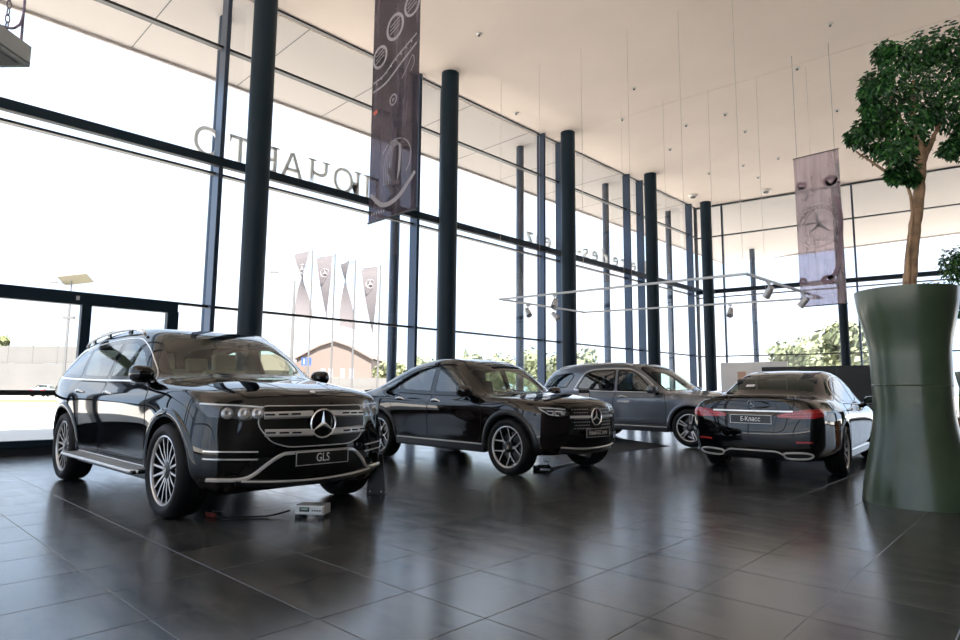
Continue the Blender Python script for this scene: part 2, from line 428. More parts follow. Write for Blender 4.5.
M_lens = glass('lamp_lens', (0.9, 0.93, 0.95))
M_lampin = mat('lamp_reflector', (0.40, 0.41, 0.43), 0.18, 0.5)
M_lampdk = mat('lamp_housing', (0.06, 0.06, 0.064), 0.25, 0.3)
M_drl = mat('lamp_light_guide', (0.85, 0.87, 0.9), 0.2)
M_red = mat('red_tail_lamp', (0.33, 0.012, 0.014), 0.12, 0, 1.0)
M_redin = mat('red_light_guide', (0.75, 0.06, 0.05), 0.2, 0, 0.5)
M_leather = mat('beige_leather', (0.50, 0.43, 0.33), 0.5)
M_dkleather = mat('dark_leather', (0.035, 0.033, 0.032), 0.5)
M_headliner = mat('cream_headliner', (0.55, 0.50, 0.43), 0.9)
M_mesh = mat('grille_mesh', (0.008, 0.008, 0.008), 0.4, 0.5)
M_platebk = mat('plate_black', (0.006, 0.006, 0.006), 0.3)
M_white = mat('white_print', (0.85, 0.85, 0.85), 0.5)
M_mirror = mat('mirror_glass', (0.7, 0.72, 0.75), 0.02, 1.0)

for _m_ in (M_black, M_brownblack, M_greypaint): _m_.node_tree.nodes['Principled BSDF'].inputs['Coat IOR'].default_value = 1.55

def frame_side(s):   # u = x, v = z
    return dict(o=Vector((0, 0, 0)), u=Vector((1, 0, 0)), v=Vector((0, 0, 1)), n=Vector((0, s, 0)))
FRONT = dict(o=Vector((0, 0, 0)), u=Vector((0, 1, 0)), v=Vector((0, 0, 1)), n=Vector((1, 0, 0)))
REAR = dict(o=Vector((0, 0, 0)), u=Vector((0, 1, 0)), v=Vector((0, 0, 1)), n=Vector((-1, 0, 0)))
TOP = dict(o=Vector((0, 0, 0)), u=Vector((1, 0, 0)), v=Vector((0, 1, 0)), n=Vector((0, 0, 1)))
def frame_tilt(p_low, p_high, sgn=1):
    """sloped pane between two centreline points (x, z): u = y, v up the slope"""
    a = Vector((p_low[0], 0, p_low[1])); b = Vector((p_high[0], 0, p_high[1]))
    v = (b - a).normalized(); n = v.cross(Vector((0, 1, 0))).normalized()
    if n.z < 0: n = -n
    return dict(o=a, u=Vector((0, 1, 0)), v=v, n=n)
def frame_corner(ang, s):
    """looks at the front corner of the car: n points forward and outward by ang"""
    n = Vector((cos(ang), s * sin(ang), 0)); u = Vector((-sin(ang) * s, cos(ang), 0)) * 1.0
    return dict(o=Vector((0, 0, 0)), u=Vector((-s * sin(ang), cos(ang), 0)), v=Vector((0, 0, 1)), n=n)

def poly_area(p):
    return 0.5 * sum(p[i][0] * p[(i + 1) % len(p)][1] - p[(i + 1) % len(p)][0] * p[i][1] for i in range(len(p)))
def inside(p, poly):
    x, y = p; c = False; n = len(poly)
    for i in range(n):
        x1, y1 = poly[i]; x2, y2 = poly[i - 1]
        if (y1 > y) != (y2 > y) and x < (x2 - x1) * (y - y1) / (y2 - y1) + x1: c = not c
    return c
def resample(poly, d, closed=True):
    out = []; n = len(poly)
    for i in range(n if closed else n - 1):
        a = poly[i]; b = poly[(i + 1) % n]; L = hypot(b[0] - a[0], b[1] - a[1]); k = max(1, int(math.ceil(L / d)))
        out += [(a[0] + (b[0] - a[0]) * t / k, a[1] + (b[1] - a[1]) * t / k) for t in range(k)]
    if not closed: out.append(tuple(poly[-1]))
    return out
def inset(poly, d):
    n = len(poly); sg = 1 if poly_area(poly) > 0 else -1; out = []
    for i in range(n):
        a = Vector(poly[i - 1]); b = Vector(poly[i]); c = Vector(poly[(i + 1) % n])
        e1 = (b - a); e2 = (c - b)
        if e1.length < 1e-9 or e2.length < 1e-9: out.append(tuple(b)); continue
        e1.normalize(); e2.normalize()
        n1 = Vector((-e1.y, e1.x)) * sg; n2 = Vector((-e2.y, e2.x)) * sg
        m = n1 + n2
        k = max(0.35, (1 + n1.dot(n2)) / 2) if m.length > 1e-6 else 1
        m = m.normalized() if m.length > 1e-6 else n1
        out.append(tuple(b + m * d / sqrt(k)))
    return out
def rnd(poly, r=0.05, n=3):
    """round polygon corners"""
    out = []; N = len(poly)
    for i in range(N):
        a = Vector(poly[i - 1]); b = Vector(poly[i]); c = Vector(poly[(i + 1) % N])
        r1 = min(r, (a - b).length * 0.45); r2 = min(r, (c - b).length * 0.45)
        p = b + (a - b).normalized() * r1; q = b + (c - b).normalized() * r2
        for k in range(n + 1):
            t = k / n; out.append(tuple(p * (1 - t) ** 2 + b * 2 * t * (1 - t) + q * t * t))
    return out

class Car:
    def __init__(s, name, P, paint):
        s.root = empty(name); s.P = P; s.paint = paint
        s.cage(); 
    # ---- body surface from horizontal rings + top grid
    def cage(s):
        P = s.P; st = P['st']; n = len(st)
        ry = [pchip(r['y']) for r in P['rows']]; rz = [pchip(r['z']) for r in P['rows']]
        R = len(ry); V = []; idx = {}
        def add(key, p):
            idx[key] = len(V); V.append(Vector(p))
        fr = [0.0, 0.26, 0.54, 0.82, 1.0]
        for i in range(R):
            for end, tab in (('F', P['front'][i]), ('B', P['rear'][i])):
                xc, z, xk, yk, zk = tab
                for k, f in enumerate(fr):
                    add((i, end, k), (xc + (xk - xc) * f ** 2.4, yk * f, z + (zk - z) * f ** 2))
            for j, x in enumerate(st):
                add((i, j), (x, ry[i](x), rz[i](x)))
        y1, z1, y2, z2, z3, bow = [pchip(P[k]) for k in ('c1y', 'c1z', 'c2y', 'c2z', 'c3z', 'bow')]
        for j, x in enumerate(st):
            b = bow(x)
            add(('K', j, 3), (x, y1(x), z1(x)))
            add(('K', j, 2), (x + .2 * b + .55 * b, y2(x), z2(x)))
            add(('K', j, 1), (x + .93 * b, y2(x) * .5, z3(x) * .7 + z2(x) * .3))
            add(('K', j, 0), (x + b, 0, z3(x)))
            for k, f in ((3, .8), (2, .5), (1, .25), (0, 0)):
                add(('U', j, k), (x, ry[0](x) * f, rz[0](x)))
        # front columns: 0 centre,1 .45,2 .8,3 corner ; cap columns: 0 centre,1,2,3(c1); need matching -> cap col k joins front col k, corner joins side
        F = []
        per = [('F', k) for k in (0, 1, 2, 3, 4)] + [j for j in range(n)] + [('B', k) for k in (4, 3, 2, 1, 0)]
        def key(i, c): return (i, c[0], c[1]) if isinstance(c, tuple) else (i, c)
        for i in range(R - 1):
            for a, b in zip(per[:-1], per[1:]):
                F.append([idx[key(i, a)], idx[key(i, b)], idx[key(i + 1, b)], idx[key(i + 1, a)]])
        T = R - 1
        for tagk, row, flip in (('K', T, False), ('U', 0, True)):
            G = []
            def g(c, j): return idx[(tagk, j, c)]
            # side strip: row side stations to column 3
            for j in range(n - 1):
                G.append([idx[(row, j)], idx[(row, j + 1)], g(3, j + 1), g(3, j)])
                for c in (3, 2, 1):
                    G.append([g(c, j), g(c, j + 1), g(c - 1, j + 1), g(c - 1, j)])
            # ends: corner quad + strips; four columns of cap (3..0) against front columns 3(corner),2,1,0
            for e, j in (('F', 0), ('B', n - 1)):
                q = [[idx[(row, e, 4)], idx[(row, j)], g(3, j), idx[(row, e, 3)]]]
                q += [[idx[(row, e, c)], g(c, j), g(c - 1, j), idx[(row, e, c - 1)]] for c in (3, 2, 1)]
                if e == 'B': q = [f[::-1] for f in q]
                G += q
            F += [f[::-1] for f in G] if flip else G
        # mirror
        N = len(V); mir = {}
        VV = list(V)
        for i, p in enumerate(V):
            if abs(p.y) < 1e-6: mir[i] = i
            else: mir[i] = len(VV); VV.append(Vector((p.x, -p.y, p.z)))
        FF = F + [[mir[i] for i in f][::-1] for f in F]
        target = [v.copy() for v in VV]; cur = [v.copy() for v in VV]
        cre = P.get('crease', {})
        def evalmesh(vs, lev):
            me = bpy.data.meshes.new('cage'); me.from_pydata([tuple(v) for v in vs], [], FF); me.update()
            if cre:
                at = me.attributes.new('crease_edge', 'FLOAT', 'EDGE')
                rowof = {}
                for kk, ii in idx.items():
                    if isinstance(kk[0], int): rowof[ii] = kk[0]; rowof[mir[ii]] = kk[0]
                for e in me.edges:
                    a, b = e.vertices
                    if a in rowof and b in rowof and rowof[a] == rowof[b] and rowof[a] in cre:
                        at.data[e.index].value = cre[rowof[a]]
            o = bpy.data.objects.new('cage', me); COL.objects.link(o)
            md = o.modifiers.new('s', 'SUBSURF'); md.levels = lev; md.render_levels = lev
            dg = bpy.context.evaluated_depsgraph_get(); dg.update()
            r = bpy.data.meshes.new_from_object(o.evaluated_get(dg)); bpy.data.objects.remove(o); bpy.data.meshes.remove(me)
            return r
        for it in range(3):
            r = evalmesh(cur, 2)
            for i in range(len(cur)):
                cur[i] = cur[i] + (target[i] - r.vertices[i].co) * 0.62
            bpy.data.meshes.remove(r)
        me = evalmesh(cur, P.get('lev', 3))
        bm = bmesh.new(); bm.from_mesh(me)
        bmesh.ops.recalc_face_normals(bm, faces=bm.faces)
        bm.to_mesh(me); bm.free(); me.update()
        s.me = me
        me.calc_loop_triangles()
        s.bv = [v.co.copy() for v in me.vertices]; s.bn = [v.normal.copy() for v in me.vertices]
        s.tris = [tuple(t.vertices) for t in me.loop_triangles]
        s.tree = BVHTree.FromPolygons(s.bv, s.tris)
    def cast(s, fr, u, v, off=0.0):
        p = fr['o'] + fr['u'] * u + fr['v'] * v
        loc, nn, ti, d = s.tree.ray_cast(p + fr['n'] * 4.0, -fr['n'], 8.0)
        if loc is None:
            loc, nn, ti, d = s.tree.find_nearest(p + fr['n'] * 1.0)
        a, b, c = s.tris[ti]; A, B, Cc = s.bv[a], s.bv[b], s.bv[c]
        v0 = B - A; v1 = Cc - A; v2 = loc - A
        d00 = v0.dot(v0); d01 = v0.dot(v1); d11 = v1.dot(v1); d20 = v2.dot(v0); d21 = v2.dot(v1); den = d00 * d11 - d01 * d01
        if abs(den) < 1e-14: N = nn
        else:
            w1 = (d11 * d20 - d01 * d21) / den; w2 = (d00 * d21 - d01 * d20) / den
            N = (s.bn[a] * (1 - w1 - w2) + s.bn[b] * w1 + s.bn[c] * w2).normalized()
        return loc + N * off, N
    def _mesh(s, name, verts, norms, faces, mat, parent):
        me = bpy.data.meshes.new(name); me.from_pydata([tuple(v) for v in verts], [], faces); me.update()
        # orient to the given normals
        bm = bmesh.new(); bm.from_mesh(me); bm.faces.ensure_lookup_table()
        fl = [f for f in bm.faces if f.normal.dot(norms[f.verts[0].index]) < 0]
        if fl: bmesh.ops.reverse_faces(bm, faces=fl)
        bm.to_mesh(me); bm.free()
        me.shade_smooth()
        me.normals_split_custom_set_from_vertices([tuple(n) for n in norms])
        return link(name, me, mat, parent)
    def patch(s, name, poly, fr, off, mat, parent=None, d=0.045):
        """skin piece following the body inside a 2D outline"""
        poly = resample(poly, d); n = len(poly)
        us = [p[0] for p in poly]; vs = [p[1] for p in poly]
        pts = [Vector(p) for p in poly]
        inn = inset(poly, d * 0.45)
        u = min(us) + d / 2
        while u < max(us):
            v = min(vs) + d / 2
            while v < max(vs):
                if inside((u, v), inn): pts.append(Vector((u, v)))
                v += d
            u += d
        r = delaunay_2d_cdt(pts, [(i, (i + 1) % n) for i in range(n)], [list(range(n))], 1, 1e-6)
        vv, ff = r[0], r[2]
        C_ = [s.cast(fr, p.x, p.y, off) for p in vv]
        return s._mesh(name, [c[0] for c in C_], [c[1] for c in C_], [tuple(f) for f in ff], mat, parent or s.root)
    def band(s, name, poly, fr, off, mat, w, parent=None, d=0.05, w2=0.0):
        poly = resample(poly, d); a = inset(poly, -w2) if w2 else poly; b = inset(poly, w); n = len(a)
        C_ = [s.cast(fr, *p, off) for p in a] + [s.cast(fr, *p, off) for p in b]
        F = [(i, (i + 1) % n, n + (i + 1) % n, n + i) for i in range(n)]
        return s._mesh(name, [c[0] for c in C_], [c[1] for c in C_], F, mat, parent or s.root)
    def strip(s, name, path, fr, w, h, mat, parent=None, closed=False, d=0.05, off=0.0, both=None):
        """moulding of width w and height h following the body along a 2D path"""
        path = resample(path, d, closed); return s.strip3(name, [s.cast(fr, *p, off) for p in path], w, h, mat, parent, closed)
    def strip3(s, name, C_, w, h, mat, parent=None, closed=False):
        mb = MB(); n = len(C_); vs = []
        for i, (p, N) in enumerate(C_):
            a = C_[i - 1][0] if (i > 0 or closed) else p; b = C_[(i + 1) % n][0] if (i < n - 1 or closed) else p
            t = (b - a).normalized() if (b - a).length > 1e-9 else Vector((1, 0, 0)); sd = t.cross(N).normalized()
            for su, sh in ((-1, -0.004), (-.62, h), (.62, h), (1, -0.004)):
                vs.append(p + sd * (w / 2 * su) + N * sh)
        fs = []
        for i in range(n if closed else n - 1):
            j = (i + 1) % n
            for k in range(3): fs.append((i * 4 + k, i * 4 + k + 1, j * 4 + k + 1, j * 4 + k))
        if not closed: fs += [(0, 1, 2, 3), tuple((n - 1) * 4 + k for k in (3, 2, 1, 0))]
        mb.add(vs, fs)
        return mb.build(name, mat, parent or s.root, smooth=True, angle=40)
    # ---- openings
    def open_body(s, windows, arches):
        bm = bmesh.new(); bm.from_mesh(s.me)
        wins = [(fr, inset(resample(p, 0.06), 0.004)) for p, fr in windows]
        wins = [(fr, ip, min(q[0] for q in ip), max(q[0] for q in ip), min(q[1] for q in ip), max(q[1] for q in ip)) for fr, ip in wins]
        def hit(co, no):
            for fr, ip, u0, u1, v0, v1 in wins:
                n = fr['n']
                if no.dot(n) < 0.12: continue
                q = co - fr['o']; u = q.dot(fr['u']); v = q.dot(fr['v'])
                if u < u0 or u > u1 or v < v0 or v > v1: continue
                if n.y and co.y * n.y < 0.3: continue
                if not n.y and abs(q.dot(n)) > 0.35: continue
                if inside((u, v), ip): return True
            if abs(co.y) > 0.45:
                for ax, az, R in arches:
                    if hypot(co.x - ax, co.z - az) < R + 0.006: return True
            return False
        bm.normal_update()
        state = {v: hit(v.co, v.normal) for v in bm.verts}
        for it in range(2):
            es = set()
            for f in bm.faces:
                t = [state[v] for v in f.verts]
                if any(t) and not all(t): es.update(f.edges)
            es = [e for e in es if e.calc_length() > .012]
            bmesh.ops.subdivide_edges(bm, edges=es, cuts=1, use_grid_fill=True)
            bm.normal_update()
            for v in bm.verts:
                if v not in state: state[v] = hit(v.co, v.normal)
        kill = [v for v in bm.verts if state[v]]
        bmesh.ops.delete(bm, geom=list(kill), context='VERTS')
        me = bpy.data.meshes.new('body'); bm.to_mesh(me); bm.free(); me.shade_smooth()
        s.body = link('body', me, s.paint, s.root)
    def window(s, name, poly, fr, mat, band=0.035, bandmat=None):
        b = s.band('window_seal', poly, fr, 0.002, bandmat or M_piano, band, w2=0.006)
        g = s.patch(name, inset(resample(poly, .06), band - 0.008), fr, 0.0015, mat, d=0.08)
        b.parent = g
        return g
    def arch(s, ax, az, R, side, w, mat, a0=-20, a1=200, name='wheel_arch', flare=0.012):
        fr = frame_side(side); n = 40; C0 = []
        rings = ((R, 0.004), (R + w * .35, flare), (R + w * .8, flare * .8), (R + w, 0.002))
        vs = []; fs = []; yin = None
        for i in range(n + 1):
            a = radians(a0 + (a1 - a0) * i / n)
            for r, o in rings:
                p, N = s.cast(fr, ax + r * cos(a), az + r * sin(a), 0)
                vs.append(p + Vector((0, side * o, 0)))
            p = Vector((ax + R * cos(a), vs[-4].y - side * .03, az + R * sin(a)))
            vs.append(p)
        for i in range(n):
            for k, k2 in ((4, 0), (0, 1), (1, 2), (2, 3)):
                fs.append((i * 5 + k, i * 5 + k2, i * 5 + 5 + k2, i * 5 + 5 + k))
        A = MB().add(vs, fs).build(name, mat, s.root, smooth=True, angle=50)
        # liner
        L = MB(); vs = []; fs = []
        for i in range(n + 1):
            a = radians(a0 + (a1 - a0) * i / n)
            y0 = s.cast(fr, ax + (R + .02) * cos(a), az + (R + .02) * sin(a))[0].y
            vs += [(ax + (R + .004) * cos(a), y0 - side * .02, az + (R + .004) * sin(a)), (ax + (R + .004) * cos(a), side * .48, az + (R + .004) * sin(a)), (ax, side * .48, az)]
        for i in range(n):
            fs += [(i * 3, i * 3 + 1, i * 3 + 4, i * 3 + 3), (i * 3 + 1, i * 3 + 2, i * 3 + 4)]
        L.add(vs, fs).build('wheel_well', M_gap, A)
        return A

# ---- wheels
def make_wheel(R, w, rim_r, style, parent, loc, side, spin=0.0):
    """tyre with rim; outer face towards side*y"""
    T = MB(); h = w / 2
    prof = [(rim_r - .004, -h * .80), (rim_r + .02, -h * .93), (rim_r + (R - rim_r) * .5, -h), (R - .03, -h * .93), (R - .008, -h * .74), (R, -h * .45), (R, -h * .2), (R - .006, -h * .18), (R - .006, -h * .14), (R, -h * .12), (R, h * .12), (R - .006, h * .14), (R - .006, h * .18), (R, h * .2), (R, h * .45), (R - .008, h * .74), (R - .03, h * .93), (rim_r + (R - rim_r) * .5, h), (rim_r + .02, h * .93), (rim_r - .004, h * .80)]
    T.lathe(prof, 48, axis='Y')
    t = T.build('tire', M_tyre, parent, smooth=True, angle=50, loc=loc)
    t.rotation_euler = (0, spin, 0)
    B = MB()  # barrel and outer lip
    B.lathe([(rim_r - .045, -side * h * .75), (rim_r - .05, side * h * .2), (rim_r - .028, side * h * .70)], 48, axis='Y', m=1)
    B.lathe([(rim_r - .020, side * h * .66), (rim_r - .016, side * h * .80), (rim_r - .008, side * h * .86), (rim_r + .003, side * h * .84), (rim_r + .003, side * h * .74)], 48, axis='Y', m=0)
    yo = side * h * .70
    def spoke(a0, a1, w0, w1, r0, r1, y0, y1, thick=.035, m=0):
        # from (r0, angle a0) to (r1, angle a1); front face machined, sides dark
        p0 = Vector((r0 * cos(a0), y0, r0 * sin(a0))); p1 = Vector((r1 * cos(a1), y1, r1 * sin(a1)))
        pm = (p0 + p1) / 2 + Vector((0, side * .004, 0))
        t = (p1 - p0).normalized(); sd = t.cross(Vector((0, 1, 0))).normalized(); vs = []
        for p, ww in ((p0, w0), (pm, (w0 + w1) / 2 * .92), (p1, w1)):
            vs += [p + sd * ww / 2, p - sd * ww / 2, p - sd * ww * .75 - Vector((0, side * thick, 0)), p + sd * ww * .75 - Vector((0, side * thick, 0))]
        B.add(vs, [(0, 1, 5, 4), (4, 5, 9, 8)], m)
        B.add(vs, [(1, 2, 6, 5), (5, 6, 10, 9), (2, 3, 7, 6), (6, 7, 11, 10), (3, 0, 4, 7), (7, 4, 8, 11)], 1 if m == 0 else m)
    rr = rim_r - .022
    if style == 'multi':
        for k in range(8):
            a = 2 * pi * k / 8
            for sg in (-1, 1):
                spoke(a + sg * .16, a + sg * .20, .024, .017, .07, rr, yo - side * .012, yo + side * .004)
    elif style == 'y5':
        for k in range(5):
            a = 2 * pi * k / 5 + pi / 2
            spoke(a, a, .034, .028, .05, .14, yo - side * .018, yo - side * .012)
            for sg in (-1, 1):
                spoke(a + sg * .06, a + sg * .34, .018, .012, .12, rr, yo - side * .012, yo + side * .004)
    elif style == 'double5':
        for k in range(5):
            a = 2 * pi * k / 5 + pi / 2
            for sg in (-1, 1):
                spoke(a + sg * .20, a + sg * .13, .034, .030, .07, rr, yo - side * .022, yo + side * .002)
    elif style == 'turbine':
        for k in range(10):
            a = 2 * pi * k / 10
            spoke(a - .02, a + .10, .030, .022, .06, rr, yo - side * .014, yo + side * .002)
            spoke(a + .30, a + .22, .016, .014, .06, rr, yo - side * .020, yo - side * .002)
    B.lathe([(.0, yo + side * .001), (.045, yo), (.075, yo - side * .012), (.078, yo - side * .05)], 24, axis='Y', m=1)
    rim = B.build('rim', [M_rim, M_rimdark], t, smooth=True, angle=30)
    cap = MB(); cap.lathe([(.0, yo + side * .006), (.030, yo + side * .006), (.036, yo + side * .001)], 20, axis='Y')
    star_into(cap, .028, Matrix.Translation((0, yo + side * .006, 0)) @ Matrix.Rotation(-side * pi / 2, 4, 'X'), m=1)
    cap.build('hub_cap', [M_rimdark, M_chrome], t, smooth=True)
    D = MB(); D.lathe([(.06, -side * .01), (rim_r * .72, -side * .01), (rim_r * .72, -side * .035), (.06, -side * .035)], 32, axis='Y', closed=True)
    D.box((rim_r * .55, -side * .02, .02), (.09, .07, .24)); D.build('brake_disc', M_disc, t)
    return t

def star_into(mb, r, M, m=0, ring=True):
    """three-pointed star in the xy plane facing +z, point up (+y)"""
    for k in range(3):
        a = pi / 2 + k * 2 * pi / 3
        tip = Vector((r * .93 * cos(a), r * .93 * sin(a), 0)); l = Vector((r * .17 * cos(a + pi / 3), r * .17 * sin(a + pi / 3), 0)); q = Vector((r * .17 * cos(a - pi / 3), r * .17 * sin(a - pi / 3), 0))
        top = Vector((0, 0, r * .14)); c = Vector((0, 0, 0))
        mb.add([M @ v for v in (tip, l, q, top)], [(0, 1, 3), (0, 3, 2), (1, 2, 3)], m)
    if ring:
        vs = []; fs = []; n = 32
        for i in range(n):
            a = 2 * pi * i / n
            for dr, dz in ((-.055, 0), (0, .09), (.055, .0), (0, -.03)):
                vs.append(M @ Vector(((r * .97 + dr * r) * cos(a), (r * .97 + dr * r) * sin(a), dz * r)))
        for i in range(n):
            j = (i + 1) % n
            for k in range(4): fs.append((i * 4 + k, j * 4 + k, j * 4 + (k + 1) % 4, i * 4 + (k + 1) % 4))
        mb.add(vs, fs, m)

def emblem(parent, r, loc, nrm, name='star_emblem'):
    n = Vector(nrm).normalized(); z = Vector((0, 0, 1)); x = z.cross(n).normalized(); y = n.cross(x)
    M = Matrix.Translation(loc) @ Matrix((x, y, n)).transposed().to_4x4()
    mb = MB(); star_into(mb, r, M)
    return mb.build(name, M_chrome, parent, smooth=True, angle=20)

def plate(parent, loc, nrm, text, w=.52, h=.115, size=.085, xs=.85):
    n = Vector(nrm).normalized(); z = Vector((0, 0, 1)); x = z.cross(n).normalized(); y = n.cross(x)
    M = Matrix.Translation(loc) @ Matrix((x, y, n)).transposed().to_4x4()
    b = MB(); b.box((0, 0, 0), (w, h, .014)); o = b.build('licence_plate', M_platebk, parent, bevel=.003); o.matrix_local = M
    fr = MB()
    for sx, sy, dx, dy in ((0, h / 2 - .004, w, .006), (0, -h / 2 + .004, w, .006), (w / 2 - .004, 0, .006, h), (-w / 2 + .004, 0, .006, h)):
        fr.box((sx, sy, .008), (dx, dy, .004))
    fr.build('plate_frame', M_satin, o)
    me = text_mesh(text, size, .0006, xscale=xs)
    link('plate_lettering', me, M_white, o, loc=(0, 0, .0085))
    return o

def seat(parent, x, y, z, mat_, w=.50, back=.62, tilt=.22, head=True, bench=None):
    mb = MB(); W = bench or w
    mb.box((x + .02, y, z), (.52, W, .16))
    R = Matrix.Rotation(-tilt, 3, 'Y')
    mb.box(Vector((x - .26, y, z + .08)) + R @ Vector((0, 0, back / 2)), (.14, W, back), rot=R)
    ys = [y] if not bench else [y - bench * .34, y, y + bench * .34]
    if head:
        for yy in ys:
            mb.box(Vector((x - .26, yy, z + .08)) + R @ Vector((.0, 0, back + .11)), (.10, .27, .19), rot=R)
            mb.box(Vector((x - .26, yy, z + .08)) + R @ Vector((.0, 0, back + .0)), (.03, .12, .10), rot=R)
    return mb.build('seat', mat_, parent, smooth=True, bevel=.045, angle=60)

def interior(car, x_dash, x_front, x_rear, z, lea, half=.62, third=None, wheel_left=True, floor_x=(-2, 1.1)):
    mb = MB(); mb.box((0.5 * (floor_x[0] + floor_x[1]), 0, z - .18), (floor_x[1] - floor_x[0], half * 2.3, .03))
    mb.build('cabin_floor', M_dkleather, car.root)
    d = MB(); zt = car.P['belt'] - .06
    d.add([(x_dash + .28, -half - .1, zt), (x_dash + .28, half + .1, zt), (x_dash - .12, half + .1, zt - .03), (x_dash - .12, -half - .1, zt - .03), (x_dash - .18, half + .1, zt - .16), (x_dash - .18, -half - .1, zt - .16), (x_dash, half + .1, zt - .5), (x_dash, -half - .1, zt - .5)], [(0, 1, 2, 3), (3, 2, 4, 5), (5, 4, 6, 7)])
    d.box((x_dash - .12, 0, zt + .0), (.02, .7, .12)); d.build('dashboard', M_dkleather, car.root)
    for y in (-.37, .37): seat(car.root, x_front, y, z, lea)
    seat(car.root, x_rear, 0, z + .02, lea, bench=1.25, back=.58)
    if third: seat(car.root, third, 0, z + .08, lea, bench=1.0, back=.52)
    sw = MB(); n = 20; R = Matrix.Rotation(radians(65), 3, 'Y'); c = Vector((x_dash - .30, .37, zt - .02)); ring = [c + R @ Vector((.185 * cos(2 * pi * i / n), .185 * sin(2 * pi * i / n), 0)) for i in range(n + 1)]
    sw.tube(ring, .015, 6); sw.box(c, (.10, .30, .04), rot=R); sw.build('steering_wheel', M_dkleather, car.root, smooth=True)

def mirror_unit(car, x, z, side, y0, size=(.14, .24, .165), chrome=False):
    """door mirror: housing, glass, arm"""
    mb = MB(); sx, sy, sz = size
    prof = []
    vs = []; fs = []; N = 14
    secs = [(-.5, .90), (-.25, 1.0), (.1, .95), (.38, .72), (.5, .36)]   # along x rearward -> forward
    for fx, sc in secs:
        for k in range(N):
            a = 2 * pi * k / N; ca, sa = cos(a), sin(a)
            yy = math.copysign(abs(ca) ** .65, ca) * sy / 2 * sc; zz = math.copysign(abs(sa) ** .7, sa) * sz / 2 * sc
            yy *= (1.0 if ca * 1 > 0 else .95)
            vs.append((x + fx * sx + .02 * (yy / sy) * -1, side * (y0 + sy / 2 + yy), z + zz + .018 * (yy / sy)))
    for i in range(len(secs) - 1):
        for k in range(N): fs.append((i * N + k, i * N + (k + 1) % N, (i + 1) * N + (k + 1) % N, (i + 1) * N + k))
    fs.append(tuple((len(secs) - 1) * N + k for k in range(N))); fs.append(tuple(range(N))[::-1])
    mb.add(vs, fs)
    h = mb.build('door_mirror', car.paint, car.root, smooth=True, angle=60)
    g = MB(); g.add([(vs[k][0] - .002, side * (y0 + sy / 2) + (vs[k][1] - side * (y0 + sy / 2)) * .88, z + (vs[k][2] - z) * .88) for k in range(N)], [tuple(range(N))]); g.build('mirror_glass', M_mirror, h)
    a = MB(); a.tube([(x + .0, side * (y0 + .04), z - sz * .35), (x + .03, side * (y0 - .06), z - sz * .55)], [.035, .045], 10); a.build('mirror_arm', M_piano, h, smooth=True)
    return h

def handle(car, x, z, side, door, chrome=True, L=.22):
    fr = frame_side(side)
    C_ = [car.cast(fr, x - L / 2 + L * i / 8, z + .008 * sin(pi * i / 8), 0) for i in range(9)]
    mb = MB(); pts = []
    for i, (p, N) in enumerate(C_):
        pts.append(p + N * (.034 * sin(pi * min(1, max(0, i / 8))) ** .5 + .002))
    mb.tube(pts, [.008, .012, .014, .0145, .015, .0145, .014, .012, .008], 8)
    h = mb.build('door_handle', M_chrome if chrome == 'full' else car.paint, door or car.root, smooth=True)
    if chrome:
        car.strip3('handle_chrome', [(p + N * .013, N) for p, N in [(pts[i], C_[i][1]) for i in range(1, 8)]], .012, .003, M_chrome, h) if False else None
    # recess cup behind
    cup = rnd([(x - L * .42, z - .035), (x + L * .30, z - .035), (x + L * .30, z + .03), (x - L * .42, z + .03)], .03)
    return h

def place_car(car, loc, heading):
    car.root.location = (loc[0], loc[1], 0); car.root.rotation_euler = (0, 0, heading)
